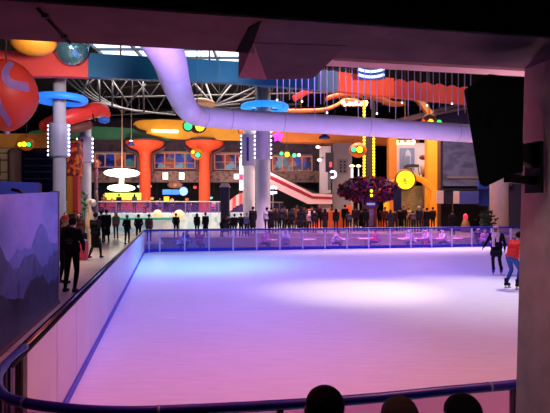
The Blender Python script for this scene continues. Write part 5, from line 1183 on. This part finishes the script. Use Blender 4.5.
# --- walkway and rink-corner people:  px, depth, facing, pose, top, bottom, style, hair colour, label, scale
LST = [
 (95.5, 20, 165, 'walk', BLK, BLK, 'short', HB, 'person in long black coat walking away down the walkway', 1.0),
 (66, 22, 20, 'phone', (60, 34, 40), BLK, 'short', HB, 'person in dark plum top behind the man in the hooded jacket', 1.0),
 (80, 23, -20, 'stand', (84, 46, 40), BLK, 'scarf', (60, 40, 36), 'person in brown jacket and dark headscarf by the cream sculpture', .97),
 (76, 25.5, 10, 'pocket', (120, 44, 40), NAV, 'short', HD, 'person in dusky red top under the red and gold totem', 1.0),
 (101, 29, 175, 'stand', BLK, BLK, 'short', HB, 'person in black near the turquoise counter, the nearer of a close pair', 1.0),
 (106.5, 29.6, 190, 'coat', (26, 24, 28), BLK, 'short', HB, 'person in long dark coat near the turquoise counter, the farther of a close pair', 1.03),
 (116, 33, 0, 'stand', (120, 92, 84), DGR, 'long', HD, 'person in tan top in front of the scaly white wall', .92),
 (127, 27.6, 160, 'pocket', (30, 28, 34), BLK, 'short', HG, 'grey-haired person in dark jacket outside the rink corner', 1.0),
 (138.5, 29.6, 200, 'pocket', (26, 26, 36), BLK, 'short', HB, 'person in dark padded jacket leaning beside the rink corner post', 1.0),
 (149, 30.2, 180, 'stand', (128, 100, 84), BRN, 'short', HB, 'person in khaki brown coat just past the rink corner', 1.0),
 (176, 31, 195, 'pocket', BLK, BLK, 'short', HB, 'person in black watching over the rail by the larger globe lamp', 1.0),
 (197, 32.5, 170, 'stand', (34, 24, 28), BLK, 'long', HB, 'long-haired person in black standing left of the dark kiosk', 1.0),
 (205.5, 32.5, 200, 'coat', BLK, BLK, 'short', HB, 'tall person in black coat standing left of the dark kiosk', 1.03),
 (222, 31.5, 60, 'lean', BLK, BLK, 'short', HB, 'person in black stooping beyond the far barrier below the dark kiosk', 1.0),
 (229.5, 36, 190, 'lean', (40, 36, 42), BLK, 'beanie', (40, 40, 60), 'person in knit hat bending forward beyond the far barrier', 1.0),
 (234.5, 33, 180, 'stand', BLK, NAV, 'short', HD, 'person in black before the striped awning', .98),
 (241, 33.5, 150, 'pocket', NAV, BLK, 'short', HB, 'person in navy standing left of the thick central column', 1.0),
 (247, 34.6, 200, 'stand', (90, 100, 120), BLK, 'beanie', (150, 150, 170), 'person in grey blue jacket and pale hat at the foot of the central columns', 1.02),
 (253, 33.6, 180, 'coat', (30, 24, 28), BLK, 'short', HB, 'person in dark coat in front of the thick central column', 1.02),
 (267, 34.5, 190, 'stand', (170, 160, 176), CHR, 'short', HB, 'person in pale grey top just right of the thick central column', .95),
 (271.5, 33, 170, 'coat', BLK, BLK, 'short', HB, 'first dark-coated person right of the pale grey top', 1.0),
 (277, 36, 10, 'stand', (50, 34, 32), BLK, 'long', HD, 'long-haired person in brown under the neon scroll', 1.0),
 (282, 33.4, 185, 'pocket', (38, 32, 38), BLK, 'short', HB, 'person in charcoal jacket with hands in pockets in the dense crowd', 1.02),
 (287, 37, 0, 'phone', (112, 70, 56), BLK, 'short', HB, 'person in rust top looking at a phone in the dense crowd', 1.0),
 (291.5, 34, 180, 'stand', BLK, BLK, 'scarf', (36, 30, 36), 'person in black headscarf in the dense crowd', 1.0),
 (296.5, 36.4, 30, 'stand', (150, 92, 62), BRN, 'short', HD, 'person in tan brown shirt deep in the crowd under the escalator', 1.04),
 (301, 33.2, 175, 'coat', (20, 20, 26), BLK, 'long', HB, 'long-haired person in black coat in front of the tan brown shirt', 1.0),
 (306, 36, 15, 'stand', (60, 40, 44), BLK, 'cap', (70, 40, 40), 'person in maroon cap below the escalator foot', 1.03),
 (309.5, 33, 190, 'stand', (140, 110, 100), BLK, 'scarf', (190, 170, 170), 'person in beige headscarf and tan top at the crowd edge', .92),
 (314.5, 34, 200, 'stand', BLK, NAV, 'short', HB, 'person in black beside the orange booth below the escalator', .94),
 (325, 35.5, 170, 'coat', (34, 18, 22), BLK, 'long', HB, 'long-haired person in wine coat left of the wide orange booth', .98),
 (330.5, 42, 0, 'stand', (180, 60, 50), BLK, 'short', HD, 'person in red standing behind the wide orange booth', .98),
 (339, 42.5, 0, 'phone', (30, 22, 28), BLK, 'short', HB, 'person in dark jacket standing behind the wide orange booth', 1.02),
 (345, 39, 185, 'stand', (24, 20, 24), BLK, 'short', HB, 'broad person in black before the wide orange booth', 1.06),
 (349.5, 33.4, 180, 'lean', (22, 22, 30), BLK, 'short', HB, 'person in black stooping beyond the far barrier before the orange booth', .95),
 (361, 38, 170, 'coat', BLK, BLK, 'short', HB, 'person in black coat just left of the pedestal', 1.0),
 (380, 39.5, 195, 'stand', (40, 24, 30), BLK, 'short', HB, 'person in dark top just right of the pedestal', 1.0),
 (385, 37, 170, 'pocket', (90, 40, 40), BLK, 'cap', (40, 30, 30), 'person in brick red top by the amber totem', .96),
 (390.5, 35, 180, 'coat', BLK, BLK, 'long', HB, 'person in black coat left of the banner stand', .97),
 (404, 39.2, 5, 'pocket', (36, 24, 26), BLK, 'short', HB, 'person in dark jacket right of the banner stand', 1.0),
 (408.5, 40.2, 20, 'stand', (206, 160, 110), BRN, 'long', (150, 100, 60), 'fair-haired person in sand top under the yellow arch', 1.06),
 (413.5, 35, 175, 'lean', (50, 30, 34), BLK, 'short', HB, 'person in dark top stooping under the yellow arch', 1.0),
 (419, 36, 190, 'stand', (30, 24, 30), BLK, 'cap', (224, 180, 190), 'person in pale pink cap under the yellow arch', 1.0),
 (427, 36.5, 180, 'coat', BLK, BLK, 'short', HB, 'person in black coat by the yellow portal post', 1.0),
 (484, 36, 180, 'stand', (30, 24, 40), BLK, 'long', HB, 'person in dark violet top before the stall at right', 1.0),
 (257, 37.5, 0, 'stand', (40, 30, 36), BLK, 'short', HB, 'person in dark top seen between the two central columns and the pale grey top', 1.0),
 (264, 38, 20, 'phone', (90, 60, 60), BLK, 'scarf', (70, 50, 60), 'person in mauve headscarf at the right foot of the thick central column', 1.0),
 (274.5, 38.6, 185, 'stand', (120, 60, 40), BLK, 'short', HB, 'person in copper top in the back row under the neon scroll', 1.0),
 (284.5, 39, 10, 'pocket', (24, 22, 30), BLK, 'beanie', (60, 50, 60), 'person in grey knit hat in the back row of the dense crowd', 1.02),
 (294, 39.4, 0, 'stand', (170, 120, 90), BRN, 'long', HD, 'long-haired person in beige in the back row of the dense crowd', 1.0),
 (299, 38.5, 170, 'coat', (30, 26, 30), BLK, 'short', HB, 'tall person in charcoal coat in the back row of the dense crowd', 1.08),
 (304, 39, 190, 'pocket', (80, 34, 34), BLK, 'short', HB, 'person in dark red jacket in the back row below the escalator', 1.04),
 (312, 38, 0, 'stand', (22, 20, 26), BLK, 'cap', (30, 26, 30), 'person in black cap before the booth below the escalator', 1.02),
 (319, 38.5, 15, 'phone', (34, 26, 32), BLK, 'scarf', (110, 40, 50), 'person in crimson headscarf above the booth below the escalator', 1.06),
 (336, 36.2, 180, 'stand', (26, 22, 28), BLK, 'long', HB, 'long-haired person in black covering part of the wide orange booth', .98),
 (355.5, 36.6, 175, 'pocket', (50, 30, 40), BLK, 'short', HB, 'person in plum jacket between the narrow orange booth and the pedestal', 1.0),
 (366, 36.8, 160, 'stand', (24, 22, 26), BLK, 'scarf', (40, 34, 44), 'person in black headscarf in front of the pedestal left side', .95),
 (395, 36.8, 190, 'stand', (60, 30, 30), BLK, 'short', HB, 'person in maroon at the foot of the banner stand', .97),
 (401, 37.4, 175, 'coat', (20, 18, 24), BLK, 'short', HB, 'person in black long coat at the right foot of the banner stand', .98),
 (423.5, 38.4, 0, 'stand', (130, 70, 40), BRN, 'short', HB, 'person in copper brown inside the yellow arch by its right post', 1.0),
 (433, 38.5, 195, 'stand', (40, 26, 30), BLK, 'short', HB, 'person in dark top right of the yellow portal post', .97),
 (452, 37, 180, 'pocket', (30, 24, 34), BLK, 'short', HB, 'person in dark jacket before the cream header panel of the stall', .96),
]
for px, d, fd, pose, tp, bt, stl, hc, lab, sc in LST:
    pf = 250 <= px <= 436 and d >= 33
    if px >= 160 and d < 34.4: d = 34.4 + (px * 7 % 10) * .05
    person(gz(px, d, FLOOR + .25 if pf else FLOOR), fd, pose, tp, bt, stl, hc, lab, scale=sc * (1 if px < 120 else .88 if px < 250 else .95 + .06 * math.sin(px * 1.7)))
# people on the terrace behind the glass railing
TSIT = []
for px, d, fd, pose, tp, stl, lab in ((104, 48, 0, 'phone', (150, 70, 50), 'short', 'person in rust shirt on the terrace left of the snack counter'), (119, 47.6, 180, 'stand', (24, 26, 44), 'short', 'person in navy on the terrace at the snack counter'), (134.5, 47.8, 170, 'stand', (70, 60, 70), 'long', 'person in grey on the terrace at the snack counter end'),
        (112, 47.4, 30, 'sit', (206, 96, 60), 'short', 'seated person in orange on the terrace'), (148, 47.4, -30, 'sit', (60, 44, 60), 'short', 'seated person in dark purple on the terrace'), (160, 46.8, 0, 'sit', (130, 120, 150), 'scarf', 'seated person in lilac grey headscarf on the terrace'),
        (172, 46.6, 20, 'sit', (80, 60, 60), 'short', 'seated person in brown on the terrace above the larger globe lamp'), (188, 47, 0, 'sit', (40, 40, 52), 'short', 'seated person in slate on the terrace right of the globe lamps')):
    person(gz(px, d, TER), fd, pose, tp, BLK, stl, HB, lab)
    if pose == 'sit': TSIT.append((px, d, fd, lab))

# --- seated cafe guests behind the clear barrier
GUEST = [
 (178.5, 30.6, 75, 'sitlean', (214, 200, 236), 'short', HB, 'seated guest in white bending forward behind the clear board near the rink corner'),
 (187.5, 31.2, -60, 'sit', (90, 80, 190), 'short', HB, 'seated guest in blue violet next to the guest bending in white'),
 (199.5, 31.0, 30, 'sit', (190, 60, 60), 'short', HD, 'seated guest in red below the long-haired person in black'),
 (262, 31.6, 60, 'sitlean', (226, 130, 190), 'scarf', (226, 150, 200), 'seated guest in pink headscarf in front of the central column'),
 (285.5, 31.2, 180, 'sit', (232, 220, 250), 'scarf', (230, 220, 250), 'guest in white seated with back to the clear board'),
 (333, 32.2, 90, 'sitlean', (200, 170, 200), 'short', HB, 'seated guest in pale lilac at the table before the wide orange booth'),
 (376, 32.8, -80, 'sit', (220, 70, 120), 'cap', (230, 90, 120), 'seated guest in rose with a pink cap below the pedestal'),
 (414, 32.6, -80, 'sitlean', (236, 200, 224), 'scarf', (240, 214, 230), 'guest in white leaning on a pink table, nearest the banner stand'),
 (430, 32.8, -75, 'sitlean', (236, 190, 222), 'scarf', (238, 200, 226), 'guest in white with a red bag at the middle right table'),
 (447, 32.9, -80, 'sitlean', (236, 204, 226), 'scarf', (240, 210, 230), 'guest in white headscarf at the table before the dark stall'),
 (484.5, 32.2, 0, 'sit', (214, 150, 190), 'short', HB, 'seated guest in pale pink left of the skater in the headscarf'),
 (478, 33.2, 0, 'sit', (50, 36, 60), 'beanie', (226, 214, 232), 'guest in a white knit hat behind the pale pink guest'),
]
chair_m = M('chair_steel', (130, 120, 150), .4, metal=.3); chair_s = M('chair_plastic', (150, 110, 140), .5)
def cafe_chair(loc, deg, label, sm=None, group=None):
    g = bpy.data.objects.new('cafe_chair', None); COL.objects.link(g); tag(g, label, 'chair', group)
    mb = MB(); mb.box((0, 0, .44), (.42, .42, .035), bev=.012); mb.build('seat', sm or chair_s, g)
    mb = MB(); mb.prism([(-.2, .2, .55), (.2, .2, .55), (.19, .24, .86), (-.19, .24, .86)], (0, .025, 0)); mb.build('backrest', sm or chair_s, g)
    for sx in (-1, 1):
        for sy in (-1, 1):
            mb = MB(); mb.tube([(sx * .18, sy * .18, .43), (sx * .21, sy * .21, .0)], .014, 6)
            if sy > 0: mb.tube([(sx * .18, .18, .43), (sx * .18, .24, .84)], .012, 6)
            mb.build('leg', chair_m, g)
    g.location = loc; g.rotation_euler = (0, 0, math.radians(deg)); return g
def turn(v, deg): return Matrix.Rotation(math.radians(deg), 3, 'Z') @ Vector(v)
for px, d, fd, pose, tp, stl, hc, lab in GUEST:
    person(gz(px, d, PIT), fd, pose, tp, CHR, stl, hc, lab)
    cafe_chair(gz(px, d, PIT) + turn((0, .04, 0), fd), fd, 'cafe chair under the ' + lab.split(' behind')[0].split(' in front')[0].replace('seated ', '').replace('guest in white leaning on a pink table, nearest', 'leaning guest nearest'))
tab_m = M('table_pink', (236, 170, 180), .4, .05, 2)
for px, d, lab in ((183, 30.9, 'round pale cafe table between the guest in white and the guest in blue violet'), (270.5, 31.6, 'round pale cafe table next to the pink headscarf guest'), (309, 32, 'round pink cafe table behind the clear board, left of the lilac guest'), (342, 32.2, 'round pink cafe table in front of the lilac guest'), (365, 32.8, 'round pink cafe table before the rose guest'), (404.5, 32.6, 'round pink cafe table nearest the banner stand'), (421, 32.8, 'round pink cafe table before the guest with a red bag'), (438, 32.9, 'round pink cafe table before the guest in white headscarf by the stall'), (456, 33, 'round pink cafe table standing alone before the dark stall')):
    b0 = gz(px, d, PIT); g = empty('cafe_table', b0, lab, 'table')
    mb = MB(); mb.lathe([(.40, PIT + .72), (.42, PIT + .735), (.40, PIT + .75)], (b0.x, d, 0), 24); mb.build('tabletop', tab_m, g)
    mb = MB(); mb.tube([(b0.x, d, PIT + .72), (b0.x, d, PIT + .03)], .03, 8); mb.build('stem', chair_m, g)
    mb = MB(); mb.lathe([(.24, PIT), (.24, PIT + .02), (.05, PIT + .04)], (b0.x, d, 0), 18); mb.build('base', chair_m, g)
b0 = gz(425.5, 32.5, PIT); g = empty('handbag', b0 + Vector((0, 0, .0)), 'red bag standing by the guest in white at the middle right table', 'bag')
mb = MB(); mb.box((b0.x, b0.y, PIT + .32), (.3, .16, .64), bev=.05); mb.build('bag_body', M('bag_red', (214, 40, 80), .5), g)
mb = MB(); mb.torus((b0.x, b0.y, PIT + .64), .1, .012, 14, 6, rot=RX90, a0=0, a1=PI); mb.build('handle', M('bag_dark', (90, 20, 40), .5), g)
# orange chairs on the terrace
oc = M('chair_orange', (232, 92, 44), .5, emit=.06)
for px, d, dg, lab in ((103, 46.4, 0, 'orange terrace chair left of the navy person'), (109, 46.0, 20, 'orange terrace chair in front of the seated person in orange'), (115, 45.9, -20, 'orange terrace chair just left of the navy person'), (124, 45.7, 10, 'orange terrace chair right of the navy person'), (129, 46.2, -15, 'orange terrace chair right of the white discs stem'), (141, 45.6, 0, 'orange terrace chair at the end of the snack counter'), (213, 47.5, 15, 'orange terrace chair under the second mushroom pillar'), (204, 47.2, -10, 'orange terrace chair left of the second mushroom pillar foot')):
    cafe_chair(gz(px, d, TER), dg + 180, lab, oc)
for px, d, fd, lab in TSIT: cafe_chair(gz(px, d, TER) + turn((0, .04, 0), fd), fd, 'orange terrace chair under the ' + lab.replace(' on the terrace', ''), oc)
# --- spectators just in front of us: bench and three heads
for px, py, d, hc, st, tp, lab, sc in ((327, 388, 2.45, (26, 18, 20), 'short', (40, 34, 44), 'dark-haired spectator seated at the near rail, first of three from the mural side', 1.0), (403, 399, 2.45, (120, 78, 70), 'short', (60, 46, 60), 'brown-haired spectator seated at the near rail, between two dark heads', .96), (467, 396, 2.5, (30, 21, 26), 'short', (46, 34, 50), 'dark-haired spectator seated at the near rail beside the pillar', .97)):
    q = P(px, py, d); z0 = q.z - 1.36 * sc
    person(Vector((q.x, q.y - .0, .2)) , 180 + math.degrees(TH), 'sitnarrow', tp, CHR, st, hc, lab, scale=(q.z - .2) / 1.362)
for o_ in (): pass
g = empty('bench', R(1.0, 2.38, .2), 'low dark bench under the three spectators at the near rail', 'bench')
mb = MB(); mb.box((0, 0, 0), (1.9, .34, .05), bev=.01); bmesh.ops.transform(mb.bm, matrix=Matrix.Translation(R(1.12, 2.36, .62)) @ RZ, verts=mb.bm.verts[:]); mb.build('seat', M('bench_wood', (60, 40, 34), .6), g)
for s in (-.7, 1.05):
    mb = MB(); mb.box((0, 0, 0), (.06, .3, .40)); bmesh.ops.transform(mb.bm, matrix=Matrix.Translation(R(.95 + s, 2.36, .40)) @ RZ, verts=mb.bm.verts[:]); mb.build('leg', MATS['dark_post'], g)

# ================================================================ lamps
def spot(name, loc, tgt, col, w, ang, blend=1.0, r=.3):
    l = bpy.data.lights.new(name, 'SPOT'); o = bpy.data.objects.new(name, l); COL.objects.link(o); o.location = loc
    o.rotation_euler = (Vector(tgt) - Vector(loc)).to_track_quat('-Z', 'Y').to_euler(); l.energy = w; l.color = col; l.spot_size = math.radians(ang); l.spot_blend = blend; l.shadow_soft_size = r
def area(name, loc, tgt, col, w, sx, sy, spread=180):
    l = bpy.data.lights.new(name, 'AREA'); o = bpy.data.objects.new(name, l); COL.objects.link(o); o.location = loc; l.shape = 'RECTANGLE'; l.size = sx; l.size_y = sy; l.spread = math.radians(spread)
    o.rotation_euler = (Vector(tgt) - Vector(loc)).to_track_quat('-Z', 'Y').to_euler(); l.energy = w; l.color = col
# rink wash lights
spot('rink_spot_violet', R(6, 18, 11), R(6, 20, 0), (.40, .27, 1.0), 6000, 124)
spot('rink_spot_blue', R(1.8, 20.5, 6.3), R(1.0, 22.2, 0), (.10, .48, 1.0), 2600, 100)
spot('rink_spot_white', R(8, 15, 11), R(5.2, 14.2, 0), (1.0, .84, .50), 4200, 30)
spot('rink_spot_white_side', R(14, 16, 11), R(8.6, 13.2, 0), (1.0, .84, .55), 5200, 40)
spot('rink_spot_pink', R(5, 4.5, 9), R(4, 5.0, 0), (1.0, .32, .30), 2300, 112)
spot('rink_spot_rose', R(-.2, 5.5, 8), R(-.3, 5.0, 0), (1.0, .14, .24), 600, 80)
spot('rink_spot_lilac', R(2, 10, 9), R(.5, 9.5, 0), (.36, .18, 1.0), 1700, 60)
spot('rink_spot_far', R(14, 26, 10), R(13, 25, 0), (.62, .26, 1.0), 1700, 115)
# mall lights, mixed with unseen fills added to brighten single things
area('walkway_light', R(-4.6, 19, 6), R(-4.6, 19, 0), (1.0, .78, .60), 300, 1.2, 12, 70)
area('hall_light', (-8, 43, 12.8), (-8, 44, 0), (1.0, .84, .74), 1700, 12, 5, 120)
area('hall_light', (4, 41, 12.8), (4, 42, 0), (1.0, .72, .60), 1700, 10, 5, 120)
area('hall_light', (13, 40, 12.8), (13, 41, 0), (1.0, .74, .62), 1300, 8, 4, 120)
area('cafe_light', (6, 33.3, 5.5), (6, 32.6, 0), (.95, .6, 1.0), 1000, 14, .6, 100)
area('facade_light', (-6, 46, 6.0), (-6, 57, 7.5), (1.0, .74, .66), 800, 20, 1)
spot('column_spot', (-6.5, 23, 8.6), P(64, 150, 31), (.9, .85, 1.0), 1500, 64)
spot('mural_spot', R(1.8, 14, 7.0), R(-2.1, 10.4, 2.6), (.36, .46, 1.0), 950, 44)
spot('band_spot', R(-4, 22, 8.4), R(-6, 30, 11.6), (1.0, .92, .9), 2200, 66)
spot('band_spot', R(4, 24, 8.4), R(2, 30, 10.6), (.9, .95, 1.0), 1500, 62)
spot('band_spot', R(11, 22, 8.4), R(11.5, 30, 11.4), (1.0, .85, .8), 2200, 62)
spot('band_spot', R(16, 23, 8.4), R(17, 30, 11.2), (1.0, .85, .8), 1200, 60)
spot('duct_spot', R(4, 20, 3.2), R(4, 29, 7.2), (.56, .34, 1.0), 1900, 80)
spot('duct_spot', R(13, 20, 3.2), R(13.5, 29, 7.2), (.56, .34, 1.0), 2200, 80)
spot('duct_spot', R(2.0, 14, 3.6), R(-.6, 17, 7.2), (.50, .28, 1.0), 1200, 110)
spot('balloon_spot', (-1.5, 7, 6.0), (-6.2, 12, 4.8), (1.0, .85, .85), 900, 60)
spot('pillar_fill', R(.2, 1.7, 3.5), R(2.3, 2.9, 1.6), (1.0, .80, .74), 30, 70)  # unseen fill added under the balcony to brighten the pillar
spot('soffit_fill', R(4.5, 7.5, 1.4), R(4.0, 3.9, 3.45), (1.0, .55, .60), 1000, 50)  # no fixture here; added to light up the soffit edge
spot('tube_fill', (-9.5, 27, 8.2), P(75, 118, 33), (1.0, .85, .8), 500, 50)  # added fill without a lamp body, brightens the red tube
spot('mural_wall_fill', (11, 38, 9.5), (17.5, 46, 5), (.85, .85, 1.0), 900, 80)  # unseen fill added for the dim wall at far right
spot('pale_column_fill', R(19, 25, 7), P(499, 205, 37), (1.0, .85, .9), 700, 60)  # another added fill, lifts the column below the loudspeaker
spot('rink_spot_violet_side', R(12, 10, 10), R(10.5, 9.5, 0), (.50, .38, 1.0), 1500, 95)
spot('rink_spot_lilac_side', R(1.8, 15.5, 6.3), R(1.0, 15.5, 0), (.34, .24, 1.0), 800, 110)
for o in list(bpy.data.objects):
    if 'base' in o: del o['base']
